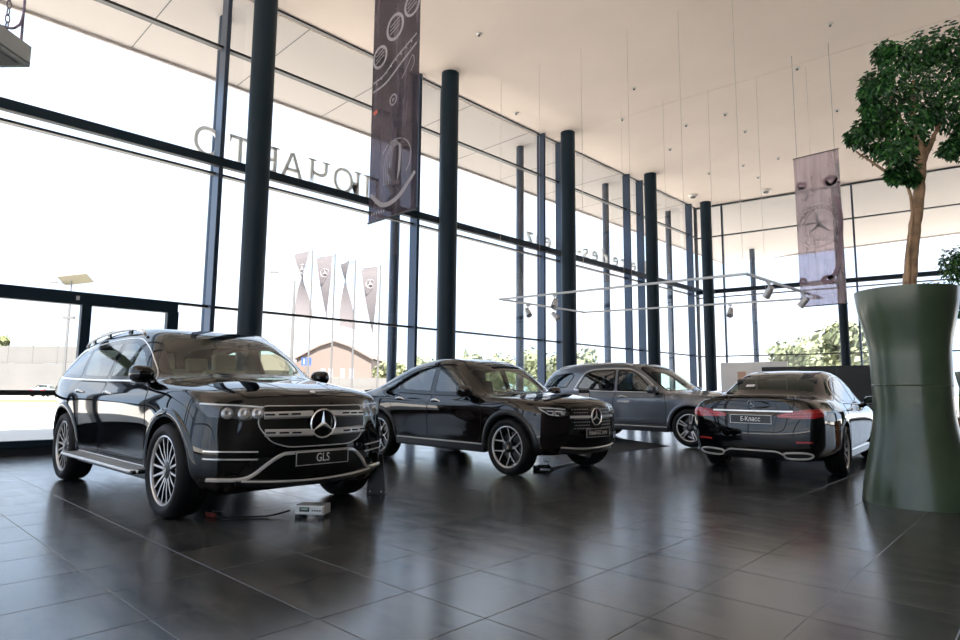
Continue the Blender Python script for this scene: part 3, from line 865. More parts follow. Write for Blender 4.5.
# ------------------------------------------------------------------ large black seven-seat suv
def build_gls():
    P = dict(belt=1.13,
        st=[2.18, 1.98, 1.78, 1.567, 1.34, 1.12, .90, .68, .46, .20, -.10, -.45, -.80, -1.15, -1.40, -1.62, -1.86, -2.10, -2.34, -2.54],
        rows=[
            dict(y=[(2.2, .72), (1.6, .80), (-1.6, .80), (-2.55, .74)], z=[(2.2, .24), (1.5, .27), (-1.5, .27), (-2.55, .30)]),
            dict(y=[(2.2, .83), (1.95, .93), (1.567, .965), (1.0, .925), (-1.0, .925), (-1.567, .965), (-2.2, .90), (-2.55, .80)], z=[(2.2, .36), (1.6, .40), (1.0, .36), (-1.0, .36), (-1.6, .40), (-2.55, .42)]),
            dict(y=[(2.2, .85), (1.95, .955), (1.567, .99), (1.0, .945), (-1.0, .945), (-1.567, .99), (-2.2, .93), (-2.55, .84)], z=[(2.2, .56), (-2.55, .60)]),
            dict(y=[(2.2, .835), (1.95, .945), (1.567, .985), (1.1, .966), (-1.0, .97), (-1.567, .995), (-2.2, .945), (-2.55, .86)], z=[(2.2, .74), (1.0, .77), (-1.0, .80), (-2.55, .84)]),
            dict(y=[(2.2, .81), (1.95, .915), (1.567, .955), (1.1, .96), (0, .968), (-1.0, .968), (-1.567, .985), (-2.2, .94), (-2.55, .85)], z=[(2.2, .89), (1.6, .945), (1.0, .965), (0, .98), (-1.6, 1.0), (-2.55, 1.02)]),
            dict(y=[(2.2, .755), (1.95, .86), (1.567, .905), (1.1, .905), (.8, .90), (0, .902), (-1.2, .91), (-1.8, .905), (-2.2, .885), (-2.55, .80)], z=[(2.2, .985), (1.9, 1.035), (1.567, 1.065), (1.1, 1.085), (.8, 1.10), (0, 1.12), (-1.2, 1.15), (-2.55, 1.19)]),
        ],
        front=[(2.28, .27, 2.19, .58, .27), (2.42, .35, 2.25, .70, .35), (2.465, .55, 2.26, .74, .55), (2.465, .75, 2.24, .73, .73), (2.44, .90, 2.23, .70, .875), (2.375, 1.005, 2.22, .66, .97)],
        rear=[(-2.62, .30, -2.58, .60, .30), (-2.73, .43, -2.62, .70, .43), (-2.755, .61, -2.64, .74, .61), (-2.75, .85, -2.64, .75, .85), (-2.74, 1.02, -2.64, .74, 1.03), (-2.71, 1.18, -2.63, .70, 1.19)],
        c1y=[(2.2, .60), (1.95, .68), (1.567, .73), (1.12, .745), (.90, .765), (.68, .755), (.46, .735), (.2, .715), (-.1, .705), (-1.2, .70), (-1.9, .675), (-2.34, .645), (-2.54, .645)],
        c1z=[(2.2, 1.035), (1.98, 1.065), (1.567, 1.105), (1.12, 1.125), (.90, 1.175), (.68, 1.335), (.46, 1.49), (.2, 1.63), (-.1, 1.695), (-.6, 1.715), (-1.2, 1.705), (-1.8, 1.665), (-2.1, 1.63), (-2.34, 1.575), (-2.54, 1.36)],
        c2y=[(2.2, .38), (1.567, .42), (1.12, .46), (.5, .46), (-2.54, .44)],
        c2z=[(2.2, 1.065), (1.98, 1.10), (1.567, 1.145), (1.12, 1.155), (.90, 1.24), (.68, 1.42), (.46, 1.585), (.2, 1.725), (-.1, 1.775), (-.6, 1.792), (-1.2, 1.785), (-1.8, 1.755), (-2.1, 1.725), (-2.34, 1.655), (-2.54, 1.40)],
        c3z=[(2.2, 1.07), (1.98, 1.105), (1.567, 1.15), (1.12, 1.165), (.90, 1.255), (.68, 1.435), (.46, 1.60), (.2, 1.74), (-.1, 1.79), (-.6, 1.805), (-1.2, 1.80), (-1.8, 1.77), (-2.1, 1.74), (-2.34, 1.67), (-2.54, 1.41)],
        bow=[(2.2, .05), (1.567, .06), (1.12, .14), (.90, .18), (.5, .15), (.2, .10), (-.3, 0), (-2.1, 0), (-2.34, -.05), (-2.54, -.06)],
        crease={4: .35, 5: .25})
    dz = pchip([(2.2, .02), (1.98, .03), (1.567, .04), (1.12, .055), (.90, .035), (.68, .01), (.46, -.012), (.2, -.03), (-2.1, -.035), (-2.34, -.03), (-2.54, -.02)])
    dx = pchip([(1.567, 0), (1.12, .06), (.9, .10), (.5, .08), (.2, .05), (-.3, 0)])
    for k in ('c1z', 'c2z', 'c3z'): P[k] = [(x + dx(x), z + dz(x)) for x, z in P[k]]
    P['rows'][5]['z'] = [(x, z + (.045 if x < 1.3 else .03 if x < 2 else .02)) for x, z in P['rows'][5]['z']]
    P['rows'][4]['z'] = [(x, z + .02) for x, z in P['rows'][4]['z']]
    P['front'][5] = (2.385, 1.025, 2.22, .66, .985)
    c = Car('large_suv', P, M_black); r = c.root
    AXF, AXR, R = 1.567, -1.567, .400
    # window outlines (x, z)
    fdoor = rnd([(.90, 1.175), (-.235, 1.19), (-.285, 1.605), (.10, 1.588), (.40, 1.485)], .05)
    rdoor = rnd([(-.315, 1.19), (-1.16, 1.205), (-1.215, 1.25), (-1.335, 1.555), (-.90, 1.602), (-.355, 1.607)], .05)
    quart = rnd([(-1.27, 1.21), (-2.12, 1.24), (-2.16, 1.275), (-1.88, 1.49), (-1.40, 1.555)], .06)
    W = frame_tilt((1.33, 1.215), (.31, 1.715)); L = hypot(1.02, .50)
    wind = rnd([(-.775, .13), (-.40, .0), (.40, .0), (.775, .13), (.66, L - .10), (.35, L - .03), (-.35, L - .03), (-.66, L - .10)], .06)
    B = frame_tilt((-2.70, 1.24), (-2.40, 1.66)); LB = hypot(.30, .42)
    rear = rnd([(-.66, .02), (.66, .02), (.58, LB - .02), (-.58, LB - .02)], .08)
    RA = R + .055
    ops = [(wind, W), (rear, B)]
    for s in (1, -1): ops += [(p, frame_side(s)) for p in (fdoor, rdoor, quart)]
    c.open_body(ops, [(AXF, R, RA), (AXR, R, RA)])
    c.window('windscreen', wind, W, M_wind, .03); c.window('rear_window', rear, B, M_dark, .03)
    for s in (1, -1):
        fr = frame_side(s)
        c.window('front_door_window', fdoor, fr, M_side, .03); c.window('rear_door_window', rdoor, fr, M_side, .03); c.window('quarter_window', quart, fr, M_side, .03)
        # chrome round the side glass
        bottom = [(.99, 1.155), (.3, 1.167), (-.4, 1.175), (-1.2, 1.187), (-2.10, 1.217), (-2.2, 1.25)]
        top = [(-2.2, 1.26), (-2.10, 1.355), (-1.9, 1.513), (-1.6, 1.565), (-1.2, 1.605), (-.6, 1.628), (-.2, 1.628), (.11, 1.610), (.43, 1.50), (.72, 1.34), (.97, 1.18)]
        c.strip('window_chrome_sill', [tuple(p) for p in spline(bottom, 4)], fr, .028, .006, M_chrome)
        c.strip('window_chrome_arc', [tuple(p) for p in spline(top, 4)], fr, .016, .006, M_chrome)
        # doors
        for k, (dp, hx) in enumerate(((rnd([(1.02, .44), (1.06, .80), (1.0, 1.125), (-.24, 1.145), (-.30, .9), (-.30, .42)], .06), -.05), (rnd([(-.315, .42), (-.315, .9), (-.255, 1.145), (-1.22, 1.165), (-1.36, 1.08), (-1.20, .85), (-1.06, .60), (-1.02, .42)], .06), -1.03))):
            c.band('door_gap', dp, fr, .0012, M_gap, .002, w2=.010)
            d = c.patch('front_door' if k == 0 else 'rear_door', dp, fr, .0035, c.paint, d=.05)
            handle(c, hx, 1.03 + .012 * k, s, d, 'full')
        c.arch(AXF, R, RA, s, .075, c.paint, -12, 190, flare=.016); c.arch(AXR, R, RA, s, .075, c.paint, -10, 192, flare=.016)
        # sill and running board
        sill = MB(); sill.box((.03, s * .905, .335), (2.21, .05, .14)); sill.build('sill_panel', M_trim, r, bevel=.02)
        rb = MB(); rb.box((.04, s * .99, .355), (2.30, .19, .035)); b = rb.build('running_board', M_trim, r, bevel=.012)
        e = MB(); e.tube([(1.19, s * 1.03, .36), (1.12, s * 1.085, .362), (-1.05, s * 1.085, .362), (-1.13, s * 1.03, .36)], .016, 8); e.tube([(1.09, s * .925, .385), (-1.09, s * .925, .385)], .010, 6); e.build('running_board_edge', M_satin, b, smooth=True)
        st = MB()
        for i in range(45):
            for q in range(5): st.box((-1.03 + i * .048, s * (.945 + q * .025), .374), (.026, .013, .005))
        st.build('tread_stud', M_satin, b)['kind'] = 'stuff'
        # roof rail
        rail = [(.12, .70, 1.665), (.0, .695, 1.715), (-.3, .69, 1.745), (-1.0, .685, 1.745), (-1.6, .67, 1.715), (-1.95, .655, 1.67), (-2.08, .65, 1.62)]
        rr = MB(); rr.tube([tuple(p) for p in spline([(x, s * y, z) for x, y, z in rail], 5)], .019, 8)
        ro = rr.build('roof_rail', M_chrome, r, smooth=True)
        for x, y, z in ((-.35, .69, 1.712), (-1.1, .685, 1.712), (-1.75, .665, 1.665)):
            ft = MB(); ft.box((x, s * y, z), (.10, .024, .05)); ft.build('rail_foot', M_piano, ro, bevel=.01)
        mirror_unit(c, .92, 1.225, s, .855, (.16, .21, .17))
        # headlamp wraps the corner
        fc = frame_corner(radians(38), s)
        def q(a): return [(s * u, v) for u, v in a]
        # project corner outline using world y/x blended coordinate: u along (-sin, cos)
        hl = rnd(q([(-.42, .985), (-.62, .955), (-1.13, .965), (-1.20, .915), (-.98, .83), (-.55, .80), (-.43, .815)][::1] if False else [(-.95, .975), (-1.13, .93), (-.75, .805), (-.34, .80), (-.32, .965)]), .05)
        lamp = c.patch('headlamp', [(u, v) for u, v in HL(s, [(2.37, .50, .965), (2.22, .70, .985), (1.93, .87, .995), (1.90, .885, .965), (2.08, .82, .86), (2.33, .66, .83), (2.41, .50, .845)], fc)], fc, .004, M_lampdk, d=.04)
        led = c.strip('light_guide', HL(s, [(2.38, .52, .945), (2.22, .70, .962), (1.99, .85, .972)], fc), fc, .018, .006, M_drl, lamp)
        for k, (x, y) in enumerate(((2.37, .56), (2.31, .65), (2.22, .735))):
            p, N = c.cast(fc, *HL(s, [(x, y, .895)], fc)[0], .004)
            lm = MB(); lm.lathe([(.0, .006), (.024, .018), (.046, .005), (.050, -.004)], 16)
            o = lm.build('projector_lens', M_lampin, lamp, smooth=True); o.matrix_local = Matrix.Translation(p) @ N.to_track_quat('Z', 'Y').to_matrix().to_4x4()
        c.band('headlamp_rim', HL(s, [(2.37, .50, .965), (2.22, .70, .985), (1.93, .87, .995), (1.90, .885, .965), (2.08, .82, .86), (2.33, .66, .83), (2.41, .50, .845)], fc), fc, .006, M_piano, .012, lamp)
        c.patch('headlamp_lens', HL(s, [(2.375, .51, .96), (2.22, .69, .978), (1.95, .86, .985), (2.08, .81, .867), (2.33, .655, .837), (2.405, .51, .85)], fc), fc, .012, M_lens, lamp, d=.05)
        # side intake with chrome fins
        vent = c.patch('side_intake', HL(s, [(2.40, .55, .70), (2.27, .74, .71), (2.12, .86, .69), (2.14, .87, .50), (2.27, .76, .46), (2.41, .58, .46)], fc), fc, .004, M_piano, d=.05)
        for z in (.585, .525):
            c.strip('intake_fin', HL(s, [(2.41, .56, z), (2.28, .745, z + .005), (2.13, .865, z + .012)], fc), fc, .016, .012, M_chrome, vent)
        # tail lamp
        tf = frame_corner(radians(140), s)
        tl = c.patch('tail_lamp', HL(s, [(-2.68, .48, 1.10), (-2.62, .72, 1.12), (-2.38, .87, 1.11), (-2.36, .88, 1.0), (-2.62, .74, .94), (-2.70, .50, .98)], tf), tf, .006, M_red, d=.05)
    # bonnet
    bp = rnd([(2.24, -.60), (1.9, -.70), (1.30, -.755), (1.18, -.70), (1.24, -.3), (1.26, 0), (1.24, .3), (1.18, .70), (1.30, .755), (1.9, .70), (2.24, .60), (2.345, .3), (2.36, 0), (2.345, -.3)], .05)
    c.band('bonnet_gap', bp, TOP, .0012, M_gap, .002, w2=.008)
    bn = c.patch('bonnet', bp, TOP, .0035, c.paint, d=.05)
    for s in (1, -1):
        c.strip('bonnet_crease', [tuple(p) for p in spline([(2.27, s * .22), (1.9, s * .30), (1.35, s * .42)], 6)], TOP, .03, .006, c.paint, bn)
    badge = MB(); badge.lathe([(0, .004), (.022, .004), (.026, 0)], 20); p, N = c.cast(TOP, 2.30, 0, .004)
    o = badge.build('bonnet_badge', M_chrome, bn, smooth=True); o.matrix_local = Matrix.Translation(p) @ N.to_track_quat('Z', 'Y').to_matrix().to_4x4()
    # grille
    gp = rnd([(-.50, .955), (.50, .955), (.535, .80), (.44, .66), (.30, .615), (-.30, .615), (-.44, .66), (-.535, .80)], .05)
    g = c.patch('grille', gp, FRONT, .004, M_mesh, d=.05)
    c.strip('grille_surround', gp, FRONT, .012, .008, M_satin, g, closed=True)
    for z in (.875, .735):
        for s in (1, -1):
            C_ = [c.cast(FRONT, s * y, z + (.010 if z > .8 else -.006) * (1 - y / .5) * (1 if y > .2 else 1), 0) for y in (.09, .2, .3, .4, .485)]
            lv = c.strip3('grille_louvre', [(p + N * .012, N) for p, N in C_], .062, .022, M_satin, g)
            for k in range(3):
                y0 = .205 + k * .10
                c.strip3('louvre_slot', [(p + N * .031, N) for p, N in [c.cast(FRONT, s * (y0 + t), z + (.010 if z > .8 else -.006) * (1 - y0 / .5), 0) for t in (0, .04, .08)]], .014, .005, M_gap, lv) if False else None
                mb = MB(); p, N = c.cast(FRONT, s * (y0 + .04), z + (.010 if z > .8 else -.006) * (1 - y0 / .5), .036); mb.box((0, 0, 0), (.006, .078, .014)); o = mb.build('louvre_slot', M_gap, g); o.location = p; o.rotation_euler = (0, 0, atan2(N.y, N.x))
    p, N = c.cast(FRONT, 0, .80, .03)
    hub = MB(); hub.lathe([(0, -.005), (.118, -.005), (.130, -.012), (.132, -.04)], 40, axis='X', loc=tuple(p)); hub.build('star_backing', M_piano, g, smooth=True)
    emblem(g, .125, p, (1, 0, 0))
    # lower bumper: intake, chrome skid line, plate
    lp = rnd([(-.56, .54), (.56, .54), (.66, .40), (.60, .36), (-.60, .36), (-.66, .40)], .04)
    li = c.patch('lower_intake', lp, FRONT, .004, M_mesh, d=.05)
    path = [(-.86, .375), (-.72, .37), (-.58, .385), (-.47, .475), (-.36, .55), (-.25, .565), (.25, .565), (.36, .55), (.47, .475), (.58, .385), (.72, .37), (.86, .375)]
    C_ = []
    for y, z in [tuple(v) for v in spline(path, 4)]:
        C_.append(c.cast(FRONT if abs(y) < .72 else frame_corner(radians(38), 1 if y > 0 else -1), *( (y, z) if abs(y) < .72 else HL(1 if y > 0 else -1, [(2.36 - (abs(y) - .70) * 1.1, abs(y), z)], frame_corner(radians(38), 1 if y > 0 else -1))[0]), .0))
    c.strip3('bumper_chrome', [(p_ + N_ * .012, N_) for p_, N_ in C_], .030, .016, M_chrome)
    C_ = [c.cast(FRONT, y, .315 + .03 * (abs(y) / .6) ** 2, .006) for y in [-.66 + i * .11 for i in range(13)]]
    c.strip3('skid_plate', C_, .07, .03, M_trim)
    C_ = [c.cast(FRONT, y, .345 + .02 * (abs(y) / .6) ** 2, .03) for y in [-.62 + i * .124 for i in range(11)]]
    c.strip3('skid_chrome', C_, .016, .008, M_satin)
    p, N = c.cast(FRONT, 0, .515, .02)
    plate(r, (p.x + .012, 0, .515), (1, 0, .0), 'GLS', size=.10, xs=.8)
    interior(c, .86, .10, -.85, .62, M_leather, third=-1.75, floor_x=(-2.3, 1.1))
    lin = MB(); lin.add([(.20, -.56, 1.645), (.20, .56, 1.645), (-2.2, .54, 1.61), (-2.2, -.54, 1.61)], [(0, 1, 2, 3)]); lin.build('headliner', M_headliner, r)
    mr = MB(); mr.box((.50, 0, 1.575), (.03, .24, .07)); mr.build('rear_view_mirror', M_trim, r, bevel=.01)
    for ax in (AXF, AXR):
        for s in (1, -1):
            make_wheel(R, .285, .292, 'multi', r, (ax, s * .845, R), s, spin=.3)
    return c

def HL(s, pts, fr):
    """3D outline points (x, y, z) -> 2D coordinates of a projection frame, mirrored by side"""
    out = []
    for x, y, z in pts:
        q = Vector((x, s * y, z)) - fr['o']; out.append((q.dot(fr['u']), q.dot(fr['v'])))
    return out

HL0 = HL
def FC(a, s): return frame_corner(radians(a), s)

# ------------------------------------------------------------------ dark coupe-backed suv
def build_glc():
    P = dict(belt=1.03,
        st=[2.02, 1.84, 1.64, 1.4365, 1.22, 1.02, .82, .60, .36, .10, -.20, -.52, -.84, -1.14, -1.4365, -1.70, -1.98, -2.26],
        rows=[
            dict(y=[(2.05, .68), (1.45, .76), (-1.45, .76), (-2.2, .70)], z=[(2.05, .285), (1.4, .27), (-1.4, .25), (-2.2, .30)]),
            dict(y=[(2.05, .80), (1.80, .895), (1.4365, .925), (.95, .885), (-.95, .885), (-1.4365, .935), (-1.95, .86), (-2.2, .76)], z=[(2.05, .34), (1.5, .38), (.9, .34), (-.9, .34), (-1.5, .39), (-2.2, .42)]),
            dict(y=[(2.05, .82), (1.80, .92), (1.4365, .95), (.95, .905), (-.95, .91), (-1.4365, .96), (-1.95, .895), (-2.2, .80)], z=[(2.05, .52), (-2.2, .58)]),
            dict(y=[(2.05, .805), (1.80, .91), (1.4365, .945), (1.0, .925), (-.95, .93), (-1.4365, .965), (-1.95, .91), (-2.2, .82)], z=[(2.05, .69), (1.0, .72), (-1.0, .78), (-2.2, .80)]),
            dict(y=[(2.05, .78), (1.80, .88), (1.4365, .915), (1.0, .92), (0, .926), (-.95, .928), (-1.4365, .955), (-1.95, .90), (-2.2, .81)], z=[(2.05, .82), (1.5, .875), (1.0, .89), (0, .915), (-1.5, .97), (-2.2, .96)]),
            dict(y=[(2.05, .72), (1.80, .82), (1.4365, .865), (1.0, .865), (0, .86), (-1.0, .855), (-1.5, .855), (-1.95, .82), (-2.2, .74)], z=[(2.05, .91), (1.8, .955), (1.4365, .985), (1.0, 1.0), (0, 1.025), (-1.0, 1.06), (-1.6, 1.075), (-2.2, 1.045)]),
        ],
        front=[(2.10, .285, 2.03, .54, .285), (2.23, .355, 2.08, .66, .355), (2.295, .51, 2.10, .70, .51), (2.30, .69, 2.09, .69, .68), (2.275, .83, 2.08, .66, .81), (2.20, .93, 2.07, .62, .90)],
        rear=[(-2.34, .30, -2.30, .56, .30), (-2.47, .43, -2.37, .66, .43), (-2.52, .60, -2.41, .70, .60), (-2.54, .80, -2.43, .71, .80), (-2.54, .96, -2.44, .70, .97), (-2.51, 1.075, -2.43, .66, 1.07)],
        c1y=[(2.05, .57), (1.80, .65), (1.4365, .70), (1.02, .715), (.82, .735), (.6, .72), (.36, .70), (.1, .68), (-.2, .67), (-.85, .655), (-1.4365, .645), (-1.8, .64), (-2.2, .58)],
        c1z=[(2.05, .955), (1.84, .985), (1.4365, 1.02), (1.02, 1.045), (.82, 1.095), (.6, 1.235), (.36, 1.37), (.1, 1.475), (-.2, 1.51), (-.52, 1.495), (-.84, 1.45), (-1.14, 1.38), (-1.4365, 1.285), (-1.7, 1.19), (-1.95, 1.115), (-2.2, 1.075)],
        c2y=[(2.05, .36), (1.4365, .40), (1.02, .44), (.4, .43), (-1.2, .42), (-2.2, .38)],
        c2z=[(2.05, .98), (1.84, 1.015), (1.4365, 1.055), (1.02, 1.075), (.82, 1.15), (.6, 1.31), (.36, 1.455), (.1, 1.555), (-.2, 1.58), (-.52, 1.565), (-.84, 1.52), (-1.14, 1.455), (-1.4365, 1.365), (-1.7, 1.265), (-1.95, 1.165), (-2.2, 1.09)],
        c3z=[(2.05, .985), (1.84, 1.02), (1.4365, 1.06), (1.02, 1.08), (.82, 1.16), (.6, 1.325), (.36, 1.47), (.1, 1.57), (-.2, 1.595), (-.52, 1.58), (-.84, 1.535), (-1.14, 1.47), (-1.4365, 1.38), (-1.7, 1.28), (-1.95, 1.175), (-2.2, 1.095)],
        bow=[(2.05, .05), (1.4365, .06), (1.02, .13), (.82, .16), (.4, .13), (.1, .08), (-.3, 0), (-1.7, 0), (-2.2, -.04)],
        crease={4: .35, 5: .2})
    A0 = 1.4365; wx = lambda x: x if x < A0 else A0 + (x - A0) * .87
    P['st'] = [wx(x) for x in P['st']]
    for rw in P['rows']:
        for k in ('y', 'z'): rw[k] = [(wx(x), v) for x, v in rw[k]]
    for k in ('c1y', 'c1z', 'c2y', 'c2z', 'c3z', 'bow'): P[k] = [(wx(x), v) for x, v in P[k]]
    P['front'] = [(wx(a), b, wx(c_), d, e) for a, b, c_, d, e in P['front']]
    def HL(s, pts, fr): return HL0(s, [(wx(x), y, z) for x, y, z in pts], fr)
    c = Car('coupe_suv', P, M_brownblack); r = c.root
    AXF, AXR, R = 1.4365, -1.4365, .368
    fdoor = rnd([(.68, 1.045), (-.13, 1.06), (-.17, 1.455), (.12, 1.42), (.38, 1.29)], .05)
    rdoor = rnd([(-.20, 1.06), (-.86, 1.085), (-.96, 1.13), (-1.03, 1.32), (-.72, 1.415), (-.235, 1.457)], .05)
    quart = rnd([(-.97, 1.09), (-1.40, 1.115), (-1.50, 1.15), (-1.22, 1.255), (-1.06, 1.305)], .04)
    W = frame_tilt((1.14, 1.085), (.15, 1.575)); L = hypot(.99, .49)
    wind = rnd([(-.735, .13), (-.37, 0), (.37, 0), (.735, .13), (.625, L - .10), (.33, L - .03), (-.33, L - .03), (-.625, L - .10)], .06)
    B = frame_tilt((-1.88, 1.215), (-1.10, 1.49)); LB = hypot(.78, .275)
    rear = rnd([(-.54, .03), (.54, .03), (.56, LB - .02), (-.56, LB - .02)], .08)
    RA = R + .05
    ops = [(wind, W), (rear, B)]
    for s in (1, -1): ops += [(p, frame_side(s)) for p in (fdoor, rdoor, quart)]
    c.open_body(ops, [(AXF, R, RA), (AXR, R, RA)])
    c.window('windscreen', wind, W, M_wind, .03); c.window('rear_window', rear, B, M_dark, .03)
    gl = [(2.175, .50, .895), (2.07, .66, .905), (1.86, .80, .915), (1.92, .795, .85), (2.06, .725, .775), (2.20, .62, .755), (2.255, .50, .78)]
    for s in (1, -1):
        fr = frame_side(s)
        c.window('front_door_window', fdoor, fr, M_side, .028); c.window('rear_door_window', rdoor, fr, M_dark, .028); c.window('quarter_window', quart, fr, M_dark, .025)
        c.strip('window_trim_sill', [tuple(p) for p in spline([(.76, 1.025), (.3, 1.035), (-.4, 1.045), (-1.0, 1.065), (-1.45, 1.092), (-1.54, 1.13)], 4)], fr, .02, .006, M_piano)
        c.strip('window_trim_arc', [tuple(p) for p in spline([(-1.54, 1.135), (-1.35, 1.225), (-1.05, 1.335), (-.72, 1.44), (-.2, 1.482), (.13, 1.445), (.41, 1.305), (.60, 1.17), (.74, 1.05)], 4)], fr, .014, .006, M_piano)
        for k, (dp, hx) in enumerate(((rnd([(.91, .42), (.95, .76), (.89, 1.0), (-.12, 1.02), (-.20, .85), (-.20, .40)], .06), -.02), (rnd([(-.215, .40), (-.215, .85), (-.135, 1.02), (-.98, 1.045), (-1.16, .95), (-1.03, .78), (-.92, .55), (-.90, .40)], .06), -.88))):
            c.band('door_gap', dp, fr, .0012, M_gap, .002, w2=.009)
            d = c.patch('front_door' if k == 0 else 'rear_door', dp, fr, .0035, c.paint)
            handle(c, hx, .93 + .022 * k, s, d, 'full', L=.20)
            c.strip('door_crease', [(u, v) for u, v in ([(.85, .52), (.3, .50), (-.17, .505)] if k == 0 else [(-.24, .505), (-.6, .515), (-.88, .53)])], fr, .03, .006, c.paint, d)
        c.arch(AXF, R, RA, s, .07, M_trim, -12, 192, flare=.014); c.arch(AXR, R, RA, s, .07, M_trim, -8, 192, flare=.014)
        sill = MB(); sill.box((0, s * .855, .325), (1.98, .10, .13)); sp = sill.build('sill_panel', M_trim, r, bevel=.025)
        e = MB(); e.tube([(.95, s * .91, .375), (-.95, s * .91, .375)], .010, 6); e.build('sill_chrome', M_satin, sp)
        mirror_unit(c, .72, 1.085, s, .885, (.16, .23, .165))
        fc = FC(38, s)
        lamp = c.patch('headlamp', HL(s, gl, fc), fc, .004, M_lampdk, d=.035)
        c.band('headlamp_rim', HL(s, gl, fc), fc, .007, M_piano, .010, lamp)
        c.strip('light_guide', HL(s, [(2.19, .51, .862), (2.07, .66, .88), (1.915, .785, .885), (1.955, .78, .86), (2.06, .715, .80), (2.185, .63, .785)], fc), fc, .016, .007, M_drl, lamp)
        c.strip('light_guide', HL(s, [(2.22, .535, .83), (2.13, .65, .84), (2.03, .735, .845)], fc), fc, .014, .007, M_drl, lamp)
        for (x, y) in ((2.20, .565), (2.12, .665)):
            p, N = c.cast(fc, *HL(s, [(x, y, .815)], fc)[0], .004)
            lm = MB(); lm.lathe([(.0, .004), (.018, .012), (.030, .004), (.033, -.004)], 16)
            o = lm.build('projector_lens', M_lampin, lamp, smooth=True); o.matrix_local = Matrix.Translation(p) @ N.to_track_quat('Z', 'Y').to_matrix().to_4x4()
        c.patch('headlamp_lens', HL(s, inset_xyz(gl, .9), fc), fc, .012, M_lens, lamp, d=.05)
        vent = c.patch('side_intake', HL(s, [(2.25, .60, .60), (2.12, .73, .61), (1.99, .82, .58), (2.0, .83, .47), (2.12, .75, .42), (2.25, .62, .42)], fc), fc, .004, M_piano, d=.05)
        c.strip('intake_fin', HL(s, [(2.25, .60, .455), (2.12, .74, .46), (2.0, .825, .475)], fc), fc, .014, .010, M_piano, vent)
        tf = FC(142, s)
        c.patch('tail_lamp', HL(s, [(-2.36, .36, .985), (-2.29, .62, 1.005), (-2.08, .79, 1.02), (-2.05, .80, .965), (-2.28, .67, .90), (-2.38, .38, .905)], tf), tf, .006, M_red)
    c.strip('tail_spoiler', [tuple(p) for p in spline([(-2.26, -.62), (-2.42, -.35), (-2.46, 0), (-2.42, .35), (-2.26, .62)], 5)], TOP, .09, .022, c.paint)
    bp = rnd([(wx(a), b) for a, b in [(2.07, -.57), (1.75, -.66), (1.22, -.725), (1.10, -.68), (1.15, -.3), (1.17, 0), (1.15, .3), (1.10, .68), (1.22, .725), (1.75, .66), (2.07, .57), (2.16, .3), (2.175, 0), (2.16, -.3)]], .05)
    c.band('bonnet_gap', bp, TOP, .0012, M_gap, .002, w2=.008)
    bn = c.patch('bonnet', bp, TOP, .0035, c.paint)
    for s in (1, -1):
        c.strip('bonnet_crease', [tuple(p) for p in spline([(wx(2.10), s * .20), (wx(1.7), s * .30), (1.25, s * .42)], 6)], TOP, .03, .006, c.paint, bn)
    gp = rnd([(-.40, .895), (.40, .895), (.475, .77), (.43, .63), (.33, .585), (-.33, .585), (-.43, .63), (-.475, .77)], .04)
    g = c.patch('grille', gp, FRONT, .004, M_mesh, d=.05)
    c.strip('grille_surround', gp, FRONT, .016, .010, M_piano, g, closed=True)
    pins = MB()
    for iz in range(7):
        for iy in range(-9, 10):
            z = .62 + iz * .04; y = (iy + .5 * (iz % 2)) * .044
            if abs(y) > .40 or (abs(y) < .11): continue
            p, N = c.cast(FRONT, y, z, .008); pins.box(p, (.008, .016, .010))
    pins.build('grille_pin', M_satin, g)['kind'] = 'stuff'
    for s in (1, -1):
        C_ = [c.cast(FRONT, s * y, .765, .02) for y in (.11, .2, .3, .4, .455)]
        c.strip3('grille_louvre', C_, .034, .020, M_satin, g)
    p, N = c.cast(FRONT, 0, .765, .028)
    hub = MB(); hub.lathe([(0, -.006), (.108, -.006), (.116, -.012), (.118, -.04)], 36, axis='X', loc=tuple(p)); hub.build('star_backing', M_piano, g, smooth=True)
    emblem(g, .115, p, (1, 0, 0))
    lp = rnd([(-.50, .50), (.50, .50), (.60, .385), (.52, .34), (-.52, .34), (-.60, .385)], .04)
    c.patch('lower_intake', lp, FRONT, .004, M_mesh, d=.05)
    path = [(-.66, .375), (-.60, .39), (-.50, .48), (-.40, .525), (.40, .525), (.50, .48), (.60, .39), (.66, .375)]
    c.strip('bumper_blade', [tuple(v) for v in spline(path, 4)], FRONT, .035, .02, c.paint)
    c.strip3('bumper_chrome', [c.cast(FRONT, y, .365 + .03 * (abs(y) / .6) ** 2, .02) for y in [-.58 + i * .116 for i in range(11)]], .022, .012, M_chrome)
    c.strip3('skid_plate', [c.cast(FRONT, y, .315 + .03 * (abs(y) / .6) ** 2, .006) for y in [-.56 + i * .112 for i in range(11)]], .06, .03, M_trim)
    p, N = c.cast(FRONT, 0, .565, .02)
    plate(r, (p.x + .016, 0, .560), (1, 0, 0), 'Новый GLC купе', size=.078, xs=.66)
    interior(c, .70, -.02, -.80, .56, M_dkleather, half=.58, floor_x=(-1.7, 1.0))
    for ax in (AXF, AXR):
        for s in (1, -1):
            make_wheel(R, .265, .270, 'y5', r, (ax, s * .81, R), s, spin=.35)
    return c

def inset_xyz(pts, k):
    c = [sum(p[i] for p in pts) / len(pts) for i in range(3)]
    return [tuple(c[i] + (p[i] - c[i]) * k for i in range(3)) for p in pts]

